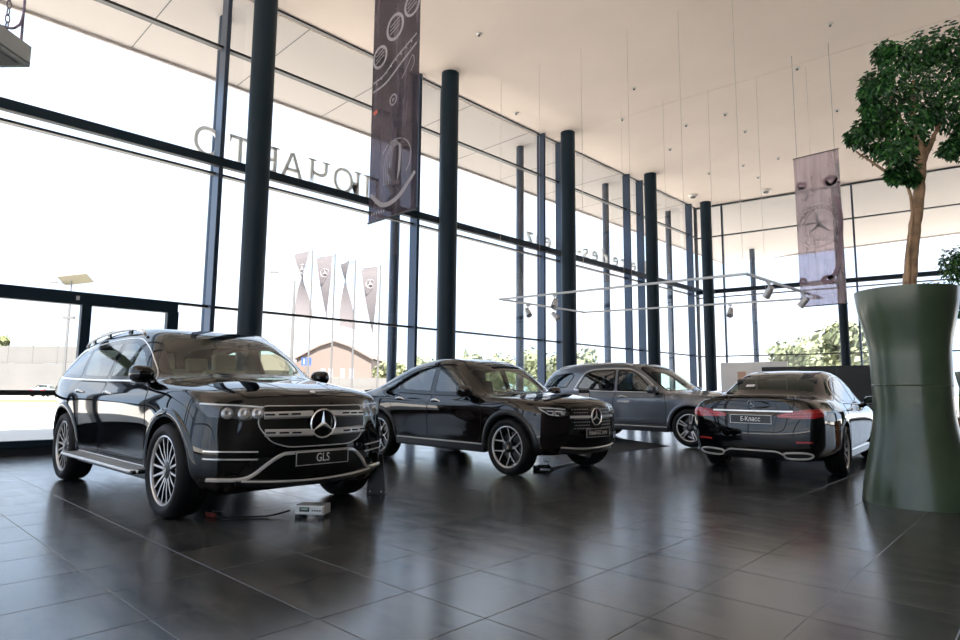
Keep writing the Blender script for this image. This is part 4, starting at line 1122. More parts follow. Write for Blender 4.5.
# ------------------------------------------------------------------ slate grey suv
def build_gle():
    P = dict(belt=1.10,
        st=[2.08, 1.88, 1.69, 1.4975, 1.28, 1.06, .85, .63, .40, .14, -.16, -.50, -.82, -1.14, -1.4975, -1.78, -2.02, -2.22, -2.38],
        rows=[
            dict(y=[(2.1, .72), (1.5, .80), (-1.5, .80), (-2.4, .74)], z=[(2.1, .24), (1.4, .27), (-1.4, .27), (-2.4, .30)]),
            dict(y=[(2.1, .83), (1.88, .925), (1.4975, .96), (.95, .915), (-.95, .915), (-1.4975, .965), (-2.05, .90), (-2.4, .80)], z=[(2.1, .36), (1.5, .40), (.9, .36), (-.9, .36), (-1.5, .40), (-2.4, .42)]),
            dict(y=[(2.1, .85), (1.88, .95), (1.4975, .985), (.95, .94), (-.95, .94), (-1.4975, .99), (-2.05, .93), (-2.4, .84)], z=[(2.1, .55), (-2.4, .58)]),
            dict(y=[(2.1, .835), (1.88, .94), (1.4975, .98), (1.05, .96), (-.95, .965), (-1.4975, .992), (-2.05, .94), (-2.4, .86)], z=[(2.1, .73), (1.0, .76), (-1.0, .79), (-2.4, .82)]),
            dict(y=[(2.1, .81), (1.88, .91), (1.4975, .95), (1.05, .955), (0, .962), (-.95, .962), (-1.4975, .98), (-2.05, .93), (-2.4, .85)], z=[(2.1, .87), (1.5, .925), (1.0, .94), (0, .955), (-1.5, .985), (-2.4, 1.0)]),
            dict(y=[(2.1, .755), (1.88, .855), (1.4975, .90), (1.05, .90), (0, .897), (-1.1, .90), (-1.7, .89), (-2.1, .86), (-2.4, .79)], z=[(2.1, .965), (1.85, 1.015), (1.4975, 1.045), (1.05, 1.06), (0, 1.085), (-1.1, 1.115), (-2.4, 1.15)]),
        ],
        front=[(2.20, .235, 2.11, .58, .24), (2.32, .34, 2.15, .70, .35), (2.36, .54, 2.16, .74, .54), (2.365, .73, 2.15, .73, .72), (2.34, .88, 2.14, .70, .86), (2.27, .985, 2.13, .66, .955)],
        rear=[(-2.44, .30, -2.40, .60, .30), (-2.53, .43, -2.44, .70, .43), (-2.555, .60, -2.46, .74, .60), (-2.55, .82, -2.46, .75, .82), (-2.53, 1.0, -2.46, .74, 1.01), (-2.50, 1.15, -2.44, .70, 1.15)],
        c1y=[(2.1, .60), (1.88, .68), (1.4975, .73), (1.06, .745), (.85, .765), (.63, .75), (.4, .73), (.14, .71), (-.16, .70), (-1.1, .69), (-1.8, .665), (-2.2, .64), (-2.38, .635)],
        c1z=[(2.1, 1.01), (1.88, 1.045), (1.4975, 1.08), (1.06, 1.105), (.85, 1.155), (.63, 1.305), (.4, 1.455), (.14, 1.59), (-.16, 1.65), (-.6, 1.668), (-1.1, 1.655), (-1.7, 1.61), (-2.02, 1.565), (-2.22, 1.50), (-2.38, 1.32)],
        c2y=[(2.1, .38), (1.4975, .42), (1.06, .46), (.5, .46), (-2.4, .43)],
        c2z=[(2.1, 1.04), (1.88, 1.08), (1.4975, 1.125), (1.06, 1.14), (.85, 1.22), (.63, 1.395), (.4, 1.55), (.14, 1.685), (-.16, 1.73), (-.6, 1.745), (-1.1, 1.735), (-1.7, 1.695), (-2.02, 1.65), (-2.22, 1.575), (-2.38, 1.36)],
        c3z=[(2.1, 1.045), (1.88, 1.085), (1.4975, 1.13), (1.06, 1.15), (.85, 1.235), (.63, 1.41), (.4, 1.565), (.14, 1.70), (-.16, 1.745), (-.6, 1.76), (-1.1, 1.75), (-1.7, 1.71), (-2.02, 1.665), (-2.22, 1.59), (-2.38, 1.37)],
        bow=[(2.1, .05), (1.4975, .06), (1.06, .14), (.85, .18), (.45, .15), (.14, .10), (-.3, 0), (-2.02, 0), (-2.38, -.05)],
        crease={4: .35, 5: .25})
    c = Car('mid_size_suv', P, M_greypaint); r = c.root
    AXF, AXR, R = 1.4975, -1.4975, .385
    fdoor = rnd([(.71, 1.105), (-.20, 1.115), (-.245, 1.585), (.05, 1.565), (.27, 1.465)], .05)
    rdoor = rnd([(-.275, 1.115), (-1.12, 1.135), (-1.30, 1.16), (-1.12, 1.50), (-.90, 1.572), (-.315, 1.588)], .06)
    quart = rnd([(-1.60, 1.17), (-2.28, 1.19), (-2.20, 1.36), (-2.05, 1.475), (-1.52, 1.525), (-1.42, 1.46)], .05)
    W = frame_tilt((1.20, 1.15), (.20, 1.705)); L = hypot(1.0, .555)
    wind = rnd([(-.765, .13), (-.40, -.0), (.40, -.0), (.765, .13), (.65, L - .10), (.34, L - .03), (-.34, L - .03), (-.65, L - .10)], .06)
    B = frame_tilt((-2.50, 1.20), (-2.27, 1.57)); LB = hypot(.23, .37)
    rear = rnd([(-.64, .02), (.64, .02), (.57, LB - .02), (-.57, LB - .02)], .08)
    RA = R + .05
    ops = [(wind, W), (rear, B)]
    for s in (1, -1): ops += [(p, frame_side(s)) for p in (fdoor, rdoor, quart)]
    c.open_body(ops, [(AXF, R, RA), (AXR, R, RA)])
    c.window('windscreen', wind, W, M_wind, .03); c.window('rear_window', rear, B, M_dark, .03)
    gl = [(2.27, .48, .93), (2.12, .68, .945), (1.86, .85, .955), (1.90, .86, .90), (2.05, .80, .82), (2.24, .66, .80), (2.31, .50, .81)]
    for s in (1, -1):
        fr = frame_side(s)
        c.window('front_door_window', fdoor, fr, M_side, .03); c.window('rear_door_window', rdoor, fr, M_dark, .03); c.window('quarter_window', quart, fr, M_dark, .03)
        c.strip('window_chrome_sill', [tuple(p) for p in spline([(.80, 1.083), (.3, 1.09), (-.4, 1.098), (-1.1, 1.115), (-1.36, 1.135)], 4)], fr, .022, .006, M_chrome)
        c.strip('window_chrome_arc', [tuple(p) for p in spline([(-1.36, 1.14), (-1.27, 1.32), (-1.13, 1.53), (-.90, 1.598), (-.55, 1.612), (-.2, 1.612), (.06, 1.592), (.30, 1.485), (.55, 1.31), (.78, 1.10)], 4)], fr, .020, .006, M_chrome)
        for k, (dp, hx) in enumerate(((rnd([(.96, .44), (1.0, .78), (.95, 1.06), (-.205, 1.075), (-.265, .9), (-.265, .42)], .06), -.03), (rnd([(-.28, .42), (-.28, .9), (-.22, 1.075), (-1.22, 1.10), (-1.32, 1.02), (-1.14, .84), (-1.0, .60), (-.96, .42)], .06), -1.0))):
            c.band('door_gap', dp, fr, .0012, M_gap, .002, w2=.009)
            d = c.patch('front_door' if k == 0 else 'rear_door', dp, fr, .0035, c.paint, d=.05)
            handle(c, hx, .975 + .012 * k, s, d, 'full')
            c.strip('door_crease', [(u, v) for u, v in ([(.88, .55), (.3, .525), (-.22, .525)] if k == 0 else [(-.31, .525), (-.7, .535), (-.92, .55)])], fr, .03, .007, c.paint, d)
        c.arch(AXF, R, RA, s, .07, c.paint, -12, 190, flare=.016); c.arch(AXR, R, RA, s, .07, c.paint, -10, 192, flare=.016)
        sill = MB(); sill.box((0, s * .90, .345), (2.05, .08, .15)); sp = sill.build('sill_panel', M_trim, r, bevel=.025)
        e = MB(); e.tube([(1.0, s * .945, .375), (-1.0, s * .945, .375)], .011, 6); e.build('sill_chrome', M_satin, sp)
        rail = [(.08, .685, 1.68), (-.04, .68, 1.712), (-.3, .675, 1.735), (-1.0, .67, 1.73), (-1.55, .655, 1.70), (-1.85, .64, 1.66), (-1.97, .635, 1.62)]
        rr = MB(); rr.tube([tuple(p) for p in spline([(x, s * y, z) for x, y, z in rail], 5)], .019, 8)
        rr.build('roof_rail', M_chrome, r, smooth=True)
        mirror_unit(c, .76, 1.145, s, .915, (.16, .24, .18))
        fc = FC(38, s)
        lamp = c.patch('headlamp', HL(s, gl, fc), fc, .004, M_lampdk, d=.04)
        c.strip('light_guide', HL(s, [(2.28, .50, .91), (2.13, .68, .925), (1.92, .83, .93)], fc), fc, .018, .006, M_drl, lamp)
        vent = c.patch('side_intake', HL(s, [(2.32, .55, .60), (2.20, .72, .61), (2.05, .84, .58), (2.06, .85, .46), (2.20, .75, .42), (2.32, .58, .42)], fc), fc, .004, M_piano, d=.05)
        tf = FC(140, s)
        c.patch('tail_lamp', HL(s, [(-2.50, .42, 1.03), (-2.44, .68, 1.05), (-2.22, .85, 1.06), (-2.20, .86, .97), (-2.44, .72, .91), (-2.52, .46, .93)], tf), tf, .006, M_red, d=.05)
    bp = rnd([(2.14, -.60), (1.8, -.69), (1.26, -.75), (1.14, -.70), (1.20, -.3), (1.22, 0), (1.20, .3), (1.14, .70), (1.26, .75), (1.8, .69), (2.14, .60), (2.24, .3), (2.255, 0), (2.24, -.3)], .05)
    c.band('bonnet_gap', bp, TOP, .0012, M_gap, .002, w2=.008)
    c.patch('bonnet', bp, TOP, .0035, c.paint, d=.05)
    gp = rnd([(-.47, .92), (.47, .92), (.50, .78), (.42, .65), (.30, .60), (-.30, .60), (-.42, .65), (-.50, .78)], .05)
    g = c.patch('grille', gp, FRONT, .004, M_mesh, d=.05)
    c.strip('grille_surround', gp, FRONT, .02, .010, M_satin, g, closed=True)
    for s in (1, -1):
        c.strip3('grille_louvre', [c.cast(FRONT, s * y, .77, .015) for y in (.11, .2, .3, .4, .47)], .05, .02, M_satin, g)
    p, N = c.cast(FRONT, 0, .77, .028)
    emblem(g, .12, p, (1, 0, 0))
    c.strip3('skid_plate', [c.cast(FRONT, y, .33 + .03 * (abs(y) / .6) ** 2, .006) for y in [-.62 + i * .124 for i in range(11)]], .08, .03, M_satin)
    interior(c, .74, .02, -.85, .60, M_dkleather, floor_x=(-2.1, 1.05))
    for ax in (AXF, AXR):
        for s in (1, -1):
            make_wheel(R, .275, .275, 'double5', r, (ax, s * .84, R), s, spin=.15)
    return c

# ------------------------------------------------------------------ black saloon
def build_eclass():
    P = dict(belt=.95,
        st=[2.06, 1.87, 1.67, 1.4695, 1.26, 1.06, .84, .60, .34, .06, -.25, -.58, -.88, -1.12, -1.32, -1.50, -1.66, -1.85, -2.08, -2.30, -2.45],
        rows=[
            dict(y=[(2.06, .66), (1.45, .74), (-1.45, .74), (-2.4, .68)], z=[(2.06, .17), (1.4, .19), (-1.4, .19), (-2.45, .24)]),
            dict(y=[(2.06, .78), (1.85, .86), (1.4695, .895), (.95, .865), (-.95, .87), (-1.4695, .905), (-2.1, .855), (-2.45, .75)], z=[(2.06, .28), (1.5, .31), (.9, .28), (-.9, .28), (-1.5, .32), (-2.45, .34)]),
            dict(y=[(2.06, .80), (1.85, .885), (1.4695, .92), (.95, .89), (-.95, .895), (-1.4695, .928), (-2.1, .885), (-2.45, .79)], z=[(2.06, .46), (-2.45, .50)]),
            dict(y=[(2.06, .785), (1.85, .88), (1.4695, .915), (1.0, .91), (-.95, .915), (-1.4695, .93), (-2.1, .89), (-2.45, .805)], z=[(2.06, .62), (1.0, .64), (-1.0, .68), (-2.45, .70)]),
            dict(y=[(2.06, .76), (1.85, .85), (1.4695, .885), (1.0, .898), (0, .905), (-.95, .905), (-1.4695, .912), (-2.1, .87), (-2.45, .79)], z=[(2.06, .735), (1.5, .79), (1.0, .81), (0, .83), (-1.5, .86), (-2.45, .86)]),
            dict(y=[(2.06, .70), (1.85, .79), (1.4695, .83), (1.0, .84), (0, .835), (-.95, .83), (-1.5, .815), (-2.1, .77), (-2.45, .70)], z=[(2.06, .82), (1.8, .865), (1.4695, .895), (1.0, .915), (0, .935), (-1.0, .96), (-1.6, .985), (-2.1, .99), (-2.45, .97)]),
        ],
        front=[(2.16, .165, 2.08, .52, .17), (2.28, .26, 2.12, .64, .27), (2.315, .44, 2.13, .68, .44), (2.305, .60, 2.12, .67, .60), (2.28, .74, 2.11, .64, .73), (2.21, .845, 2.10, .60, .815)],
        rear=[(-2.52, .24, -2.48, .56, .24), (-2.60, .34, -2.51, .66, .34), (-2.63, .50, -2.53, .70, .50), (-2.62, .70, -2.53, .70, .70), (-2.58, .88, -2.51, .69, .875), (-2.56, 1.035, -2.49, .62, .99)],
        c1y=[(2.06, .55), (1.85, .63), (1.4695, .68), (1.06, .70), (.84, .715), (.6, .695), (.34, .665), (.06, .635), (-.25, .615), (-.6, .605), (-1.0, .60), (-1.32, .615), (-1.66, .655), (-1.85, .66), (-2.1, .63), (-2.45, .56)],
        c1z=[(2.06, .865), (1.87, .895), (1.4695, .93), (1.06, .955), (.84, 1.0), (.6, 1.135), (.34, 1.26), (.06, 1.345), (-.25, 1.375), (-.6, 1.365), (-.9, 1.325), (-1.12, 1.27), (-1.32, 1.195), (-1.5, 1.115), (-1.66, 1.055), (-1.85, 1.025), (-2.1, 1.03), (-2.45, 1.02)],
        c2y=[(2.06, .35), (1.4695, .39), (1.06, .43), (.4, .41), (-.6, .39), (-1.4, .40), (-2.45, .38)],
        c2z=[(2.06, .89), (1.87, .925), (1.4695, .965), (1.06, .985), (.84, 1.05), (.6, 1.20), (.34, 1.33), (.06, 1.415), (-.25, 1.44), (-.6, 1.43), (-.9, 1.39), (-1.12, 1.335), (-1.32, 1.26), (-1.5, 1.18), (-1.66, 1.105), (-1.85, 1.055), (-2.1, 1.055), (-2.45, 1.055)],
        c3z=[(2.06, .895), (1.87, .93), (1.4695, .97), (1.06, .99), (.84, 1.06), (.6, 1.215), (.34, 1.345), (.06, 1.43), (-.25, 1.455), (-.6, 1.445), (-.9, 1.405), (-1.12, 1.35), (-1.32, 1.275), (-1.5, 1.195), (-1.66, 1.115), (-1.85, 1.06), (-2.1, 1.06), (-2.45, 1.065)],
        bow=[(2.06, .05), (1.4695, .06), (1.06, .12), (.84, .15), (.4, .12), (.06, .07), (-.3, 0), (-.9, -.03), (-1.5, -.10), (-1.66, -.10), (-1.95, -.02), (-2.45, -.05)],
        crease={4: .35, 5: .25})
    c = Car('saloon_car', P, M_black); r = c.root
    AXF, AXR, R = 1.4695, -1.4695, .338
    fdoor = rnd([(.66, .955), (-.11, .965), (-.16, 1.335), (.10, 1.30), (.34, 1.19)], .05)
    rdoor = rnd([(-.19, .965), (-.88, .985), (-.99, 1.03), (-1.10, 1.17), (-.92, 1.26), (-.62, 1.325), (-.23, 1.337)], .05)
    quart = rnd([(-1.01, .99), (-1.24, 1.005), (-1.27, 1.04), (-1.14, 1.15)], .03)
    W = frame_tilt((1.16, 1.0), (.13, 1.435)); L = hypot(1.03, .435)
    wind = rnd([(-.64, .07), (-.33, 0), (.33, 0), (.64, .07), (.53, L - .09), (.3, L - .03), (-.3, L - .03), (-.53, L - .09)], .06)
    B = frame_tilt((-1.74, 1.115), (-1.02, 1.405)); LB = hypot(.72, .29)
    rear = rnd([(-.60, .10), (-.3, .03), (.3, .03), (.60, .10), (.52, LB - .05), (.3, LB - .01), (-.3, LB - .01), (-.52, LB - .05)], .07)
    RA = R + .045
    ops = [(wind, W), (rear, B)]
    for s in (1, -1): ops += [(p, frame_side(s)) for p in (fdoor, rdoor, quart)]
    c.open_body(ops, [(AXF, R, RA), (AXR, R, RA)])
    c.window('windscreen', wind, W, M_wind, .03); c.window('rear_window', rear, B, M_rearg, .03)
    gl = [(2.21, .44, .785), (2.08, .63, .80), (1.86, .78, .815), (1.92, .775, .755), (2.06, .70, .685), (2.20, .60, .66), (2.265, .46, .68)]
    for s in (1, -1):
        fr = frame_side(s)
        c.window('front_door_window', fdoor, fr, M_side, .028); c.window('rear_door_window', rdoor, fr, M_side, .028); c.window('quarter_window', quart, fr, M_dark, .022)
        c.strip('window_chrome_sill', [tuple(p) for p in spline([(.74, .935), (.3, .94), (-.4, .952), (-1.0, .97), (-1.26, .985), (-1.31, 1.02)], 4)], fr, .018, .006, M_chrome)
        c.strip('window_chrome_arc', [tuple(p) for p in spline([(-1.31, 1.025), (-1.18, 1.155), (-.95, 1.275), (-.62, 1.345), (-.2, 1.358), (.11, 1.325), (.37, 1.205), (.56, 1.075), (.72, .95)], 4)], fr, .014, .006, M_chrome)
        for k, (dp, hx) in enumerate(((rnd([(.92, .36), (.96, .66), (.90, .915), (-.11, .93), (-.19, .78), (-.19, .34)], .06), -.02), (rnd([(-.205, .34), (-.205, .78), (-.125, .93), (-1.05, .955), (-1.22, .86), (-1.08, .70), (-.96, .48), (-.94, .34)], .06), -.93))):
            c.band('door_gap', dp, fr, .0012, M_gap, .002, w2=.008)
            d = c.patch('front_door' if k == 0 else 'rear_door', dp, fr, .0035, c.paint)
            handle(c, hx, .845 + .015 * k, s, d, 'full', L=.20)
        c.arch(AXF, R, RA, s, .05, c.paint, -10, 190, flare=.006); c.arch(AXR, R, RA, s, .05, c.paint, -8, 192, flare=.006)
        sill = MB(); sill.box((0, s * .845, .255), (2.05, .08, .12)); sp = sill.build('sill_panel', c.paint, r, bevel=.025)
        mirror_unit(c, .68, .99, s, .86, (.16, .22, .15))
        fc = FC(38, s)
        lamp = c.patch('headlamp', HL(s, gl, fc), fc, .004, M_lampin, d=.04)
        c.patch('headlamp_lens', HL(s, inset_xyz(gl, .95), fc), fc, .012, M_lens, lamp, d=.05)
        # tail lamp: wraps the rear corner
        tf = FC(146, s)
        tl = [(-2.61, .33, .815), (-2.57, .50, .865), (-2.49, .66, .895), (-2.33, .80, .90), (-2.26, .835, .875), (-2.33, .815, .815), (-2.50, .70, .775), (-2.60, .52, .775), (-2.63, .36, .785)]
        t = c.patch('tail_lamp', HL(s, tl, tf), tf, .006, M_red, d=.035)
        c.strip('tail_light_guide', HL(s, [(-2.62, .40, .815), (-2.57, .55, .835), (-2.46, .70, .855), (-2.33, .795, .865)], tf), tf, .014, .006, M_redin, t)
        c.strip('tail_light_guide', HL(s, [(-2.62, .42, .795), (-2.58, .55, .80), (-2.49, .68, .81), (-2.40, .76, .825)], tf), tf, .010, .006, M_redin, t)
        c.strip('bumper_reflector', HL(s, [(-2.60, .54, .475), (-2.56, .65, .48), (-2.52, .70, .482)], tf), tf, .03, .006, M_red)
        # exhaust trim
        C_ = [c.cast(REAR, s * y, z, .0) for y, z in [tuple(v) for v in spline([(.40, .335), (.62, .345), (.70, .32), (.64, .275), (.44, .265), (.38, .295)], 4, True)]]
        e = c.strip3('exhaust_trim', [(p_ + Vector((-.012, 0, 0)), N_) for p_, N_ in C_], .022, .014, M_chrome, closed=True)
        c.patch('exhaust_opening', [(s * .40, .33), (s * .62, .34), (s * .69, .32), (s * .64, .278), (s * .44, .27), (s * .385, .297)], REAR, .004, M_gap, e, d=.06)
    # boot lid, rear trim
    bl = rnd([(-.52, .985), (.52, .985), (.50, .93), (.44, .80), (.40, .64), (.33, .60), (-.33, .60), (-.40, .64), (-.44, .80), (-.50, .93)], .04)
    c.band('boot_gap', bl, REAR, .0012, M_gap, .002, w2=.008)
    b = c.patch('boot_lid', bl, REAR, .0035, c.paint, d=.04)
    bt = rnd([(-2.50, -.53), (-2.50, .53), (-1.88, .585), (-1.84, .3), (-1.83, 0), (-1.84, -.3), (-1.88, -.585)], .05)
    c.band('boot_gap', bt, TOP, .0012, M_gap, .002, w2=.008); c.patch('boot_top', bt, TOP, .0035, c.paint, b, d=.05)
    c.strip3('boot_chrome', [c.cast(REAR, y, .86 + .005 * abs(y), .004) for y in [-.50 + i * .1 for i in range(11)]], .028, .010, M_chrome, b)
    c.strip('boot_lip', [tuple(p) for p in spline([(-2.47, -.56), (-2.535, -.3), (-2.555, 0), (-2.535, .3), (-2.47, .56)], 5)], TOP, .04, .012, c.paint, b)
    p, N = c.cast(REAR, 0, .955, .006); emblem(b, .048, p, (-1, 0, .25))
    p, N = c.cast(REAR, 0, .76, .0); plate(r, (p.x - .016, 0, .755), (-1, 0, .05), 'E-Класс', size=.085, xs=.8)
    c.strip3('bumper_chrome', [c.cast(REAR, y, z, .004) for y, z in [tuple(v) for v in spline([(-.64, .365), (-.50, .385), (-.36, .345), (.36, .345), (.50, .385), (.64, .365)][::1] if False else [(-.385, .30), (-.30, .345), (-.2, .352), (.2, .352), (.30, .345), (.385, .30)], 4)]], .020, .010, M_chrome)
    c.patch('rear_diffuser', rnd([(-.36, .335), (.36, .335), (.42, .25), (-.42, .25)], .03), REAR, .004, M_trim, d=.06)
    c.strip3('bumper_crease', [c.cast(REAR, y, .505, .0) for y in [-.50 + i * .1 for i in range(11)]], .03, .008, c.paint)
    st = MB(); p, N = c.cast(B, .28, .20, .004); st.box((0, 0, 0), (.12, .07, .002)); o = st.build('window_sticker', M_white, r); o.matrix_local = Matrix.Translation(p) @ Matrix((Vector((0, 1, 0)), N.cross(Vector((0, 1, 0))), N)).transposed().to_4x4()
    bp = rnd([(2.10, -.55), (1.75, -.64), (1.26, -.70), (1.14, -.66), (1.18, -.3), (1.20, 0), (1.18, .3), (1.14, .66), (1.26, .70), (1.75, .64), (2.10, .55), (2.18, .3), (2.195, 0), (2.18, -.3)], .05)
    c.band('bonnet_gap', bp, TOP, .0012, M_gap, .002, w2=.008)
    c.patch('bonnet', bp, TOP, .0035, c.paint, d=.05)
    gp = rnd([(-.40, .77), (.40, .77), (.46, .64), (.40, .50), (.30, .46), (-.30, .46), (-.40, .50), (-.46, .64)], .05)
    g = c.patch('grille', gp, FRONT, .004, M_mesh, d=.05)
    c.strip('grille_surround', gp, FRONT, .018, .010, M_satin, g, closed=True)
    p, N = c.cast(FRONT, 0, .62, .03); emblem(g, .10, p, (1, 0, 0))
    interior(c, .66, -.06, -.80, .44, M_dkleather, half=.54, floor_x=(-1.4, .95))
    sh = MB(); sh.add([(-1.15, -.55, 1.0), (-1.15, .55, 1.0), (-1.74, .58, 1.04), (-1.74, -.58, 1.04)], [(0, 1, 2, 3)]); sh.build('parcel_shelf', M_dkleather, r)
    for ax in (AXF, AXR):
        for s in (1, -1):
            make_wheel(R, .255, .252, 'turbine', r, (ax, s * .80, R), s, spin=.2)
    return c
# ------------------------------------------------------------------ outdoors
M_ground = mat('pale_concrete_paving', (0.50, 0.48, 0.45), .9, var=(.15, .08))
M_grass = mat('dry_grass', (0.13, 0.17, 0.035), .95, var=(.8, .25))
M_road = mat('asphalt', (0.30, 0.30, 0.30), .9)
M_fence = mat('pale_concrete', (0.10, 0.098, 0.097), .9, var=(.4, .05))
M_leaf1 = mat('young_leaf', (0.14, 0.155, 0.075), .7, var=(1.2, .3))
M_leaf2 = mat('dull_leaf', (0.11, 0.13, 0.07), .7, var=(1.2, .3))
M_bark = mat('bark', (0.12, 0.09, 0.06), .9)
M_bld = mat('pink_render', (0.125, 0.10, 0.09), .9)
M_roof = mat('rust_roof', (0.11, 0.075, 0.062), .8)
M_pole = mat('galvanised_pole', (0.085, 0.085, 0.09), .6, .1)
M_flag = mat('grey_flag_cloth', (0.115, 0.105, 0.115), .9)
M_letter = mat('brushed_letter', (0.84, 0.86, 0.84), .5, .0)
M_blue = mat('sign_blue', (0.012, 0.05, 0.22), .5)
GZ = -.10
g = mesh_obj('ground', [(-400, -400, GZ), (WX - .05, -400, GZ), (WX - .05, YB - .2, GZ), (WX - .05, 26.8, GZ), (XR + .3, 31.0, GZ), (XR + .3, YB - .2, GZ), (XR + .3, -400, GZ), (400, -400, GZ), (400, 400, GZ), (-400, 400, GZ)], [(0, 1, 2, 3, 9), (3, 4, 8, 9), (4, 5, 6, 7, 8), (1, 6, 5, 2)], M_ground); tag(g, kind='structure')
def strip_at(name, px0, px1, d0, d1, m, label, cat, z=.012):
    vs = []
    for d in (d0, d1):
        for px in ([px0 + (px1 - px0) * k / 6 for k in range(7)] if d == d0 else [px1 + (px0 - px1) * k / 6 for k in range(7)]):
            a = (px - 480) / FPX
            v = _fw + _rt * a
            vs.append((v.x * d, v.y * d, GZ + z))
    return tag(mesh_obj(name, vs, [tuple(range(14))], m), label, cat)
def at(px, d, z=0.0):
    """point at forward distance d metres below pixel column px, height z above the ground outside"""
    v = _fw + _rt * ((px - 480) / FPX); return Vector((v.x * d, v.y * d, GZ + z))
strip_at('grass_strip', -260, 240, 46, 58, M_grass, 'narrow strip of dry grass across the forecourt', 'grass')
strip_at('road', -300, 1500, 62, 74, M_road, 'grey road running past the fence outside', 'road', .008)
# retaining wall with a panel fence on top, left of the view
def fence_run(px0, px1, d, h0, h1, n, label):
    a, b = at(px0, d), at(px1, d); L = (b - a).length; rz = atan2((b - a).y, (b - a).x)
    e = empty('concrete_fence', (a.x, a.y, GZ), rz); tag(e, label, 'fence')
    mb = MB(); mb.box((L / 2, 0, h0 / 2), (L, .4, h0)); mb.build('retaining_wall', M_fence, e)
    for k in range(n):
        mb = MB(); mb.box((L * (k + .5) / n, .1, h0 + (h1 - h0) / 2), (L / n - .12, .10, h1 - h0 - .05)); mb.build('fence_panel', M_fence, e)
    for k in range(n + 1):
        mb = MB(); mb.box((L * k / n, .1, h0 + (h1 - h0) / 2), (.16, .18, h1 - h0 + .1)); mb.build('fence_post', M_fence, e)
    return e
fence_run(-140, 205, 78, 4.1, 6.3, 14, 'long pale concrete wall with panel fence behind the forecourt')
fence_run(285, 432, 92, 1.4, 2.9, 8, 'low white fence in front of the pink gabled hall')
# pink gabled hall
def hall(px0, px1, d, hw, hr, dep, label, mroof, name='industrial_hall', gable=True):
    a, b = at(px0, d), at(px1, d); L = (b - a).length; rz = atan2((b - a).y, (b - a).x)
    e = empty(name, (a.x, a.y, GZ), rz); tag(e, label, 'building')
    mb = MB()
    if gable: mb.add([(0, 0, 0), (L, 0, 0), (L, 0, hw), (L * .70, 0, hw + (hr - hw) * .72), (L / 2, 0, hr), (L * .30, 0, hw + (hr - hw) * .72), (0, 0, hw)] + [(x, dep, z) for x, z in ((0, 0), (L, 0), (L, hw), (L * .70, hw + (hr - hw) * .72), (L / 2, hr), (L * .30, hw + (hr - hw) * .72), (0, hw))], [tuple(range(7))[::-1], tuple(range(7, 14)), (1, 0, 7, 8), (0, 6, 13, 7), (2, 1, 8, 9)])
    else: mb.box((L / 2, dep / 2, hw / 2), (L, dep, hw))
    mb.build('walls', M_bld, e)
    r = MB()
    if gable:
        pr = [(-.3, hw - .1), (L * .30, hw + (hr - hw) * .72), (L / 2, hr), (L * .70, hw + (hr - hw) * .72), (L + .3, hw - .1)]
        vs = [(x, -.4, z + .05) for x, z in pr] + [(x, dep + .4, z + .05) for x, z in pr] + [(x, -.4, z + .3) for x, z in pr] + [(x, dep + .4, z + .3) for x, z in pr]
        fs = []
        for k in range(4): fs += [(k, k + 1, k + 6, k + 5), (10 + k, 15 + k, 16 + k, 11 + k), (k, 10 + k, 11 + k, k + 1), (5 + k, 6 + k, 16 + k, 15 + k)]
        r.add(vs, fs)
    else:
        r.add([(-.5, -.5, hw), (L + .5, -.5, hw), (L + .5, dep + .5, hw), (-.5, dep + .5, hw), (L * .2, dep / 2, hr), (L * .8, dep / 2, hr)], [(0, 1, 5, 4), (1, 2, 5), (2, 3, 4, 5), (3, 0, 4), (0, 3, 2, 1)])
    r.build('roof', mroof, e)
    return e, L
e, L = hall(297, 372, 105, 6.2, 9.2, 22, 'pale pink hall with a curved gable seen between the flags', M_bld)
M_winf = mat('grey_window', (.25, .27, .30), .2)
for k, f in enumerate((.36, .46, .62, .74)):
    mb = MB(); mb.box((L * f, -.03, 3.8), (.7, .08, 1.7)); mb.build('window', M_winf, e)
mb = MB(); mb.box((L * .56, -.05, 1.6), (1.9, .1, 3.2)); mb.build('gate', mat('brown_gate', (.3, .2, .14), .8), e)
hall(240, 283, 92, 3.9, 6.6, 12, 'low house with a rust red hipped roof beside the pink hall', M_roof, 'house', False)
# leafy trees
def leaf_tree(px, d, h, w, seed, m, label, n=1100, trunk=.25, group='trees outside'):
    rng = random.Random(seed); p = at(px, d); e = empty('leafy_tree', tuple(p)); tag(e, label, 'tree', group)
    mb = MB(); mb.tube([(0, 0, 0), (.05, 0, h * .3), (0, .05, h * .62)], [.035 * h * .6, .025 * h * .6, .01 * h], 8); mb.build('trunk', M_bark, e)
    blobs = [(rng.uniform(-.32, .32) * w, rng.uniform(-.32, .32) * w, h * rng.uniform(trunk + .12, .86), rng.uniform(.16, .30) * w) for _ in range(9)] + [(0, 0, h * .6, .36 * w)]
    lv = MB(); q = max(.16, h * .045)
    for _ in range(n):
        bx, by, bz, br = rng.choice(blobs); u = Vector((rng.gauss(0, 1), rng.gauss(0, 1), rng.gauss(0, 1))).normalized()
        c = Vector((bx, by, bz)) + u * br * rng.uniform(.75, 1.05); 
        a = (u + Vector((rng.uniform(-.7, .7), rng.uniform(-.7, .7), rng.uniform(-.7, .7)))).normalized(); t = a.orthogonal().normalized(); b = a.cross(t); s = q * rng.uniform(.7, 1.4)
        lv.add([c + t * s, c + b * s * .6, c - t * s, c - b * s * .6], [(0, 1, 2, 3)])
    o = lv.build('foliage', m, e); o['kind'] = 'stuff'
    co_ = MB()
    for bx, by, bz, br in blobs:
        n1 = 8
        br *= .8; co_.lathe([(.01, -br * .8), (br * .55, -br * .55), (br * .78, 0), (br * .55, br * .55), (.01, br * .8)], n1, loc=(bx, by, bz))
    co_.build('crown_core', m, o)
    return e
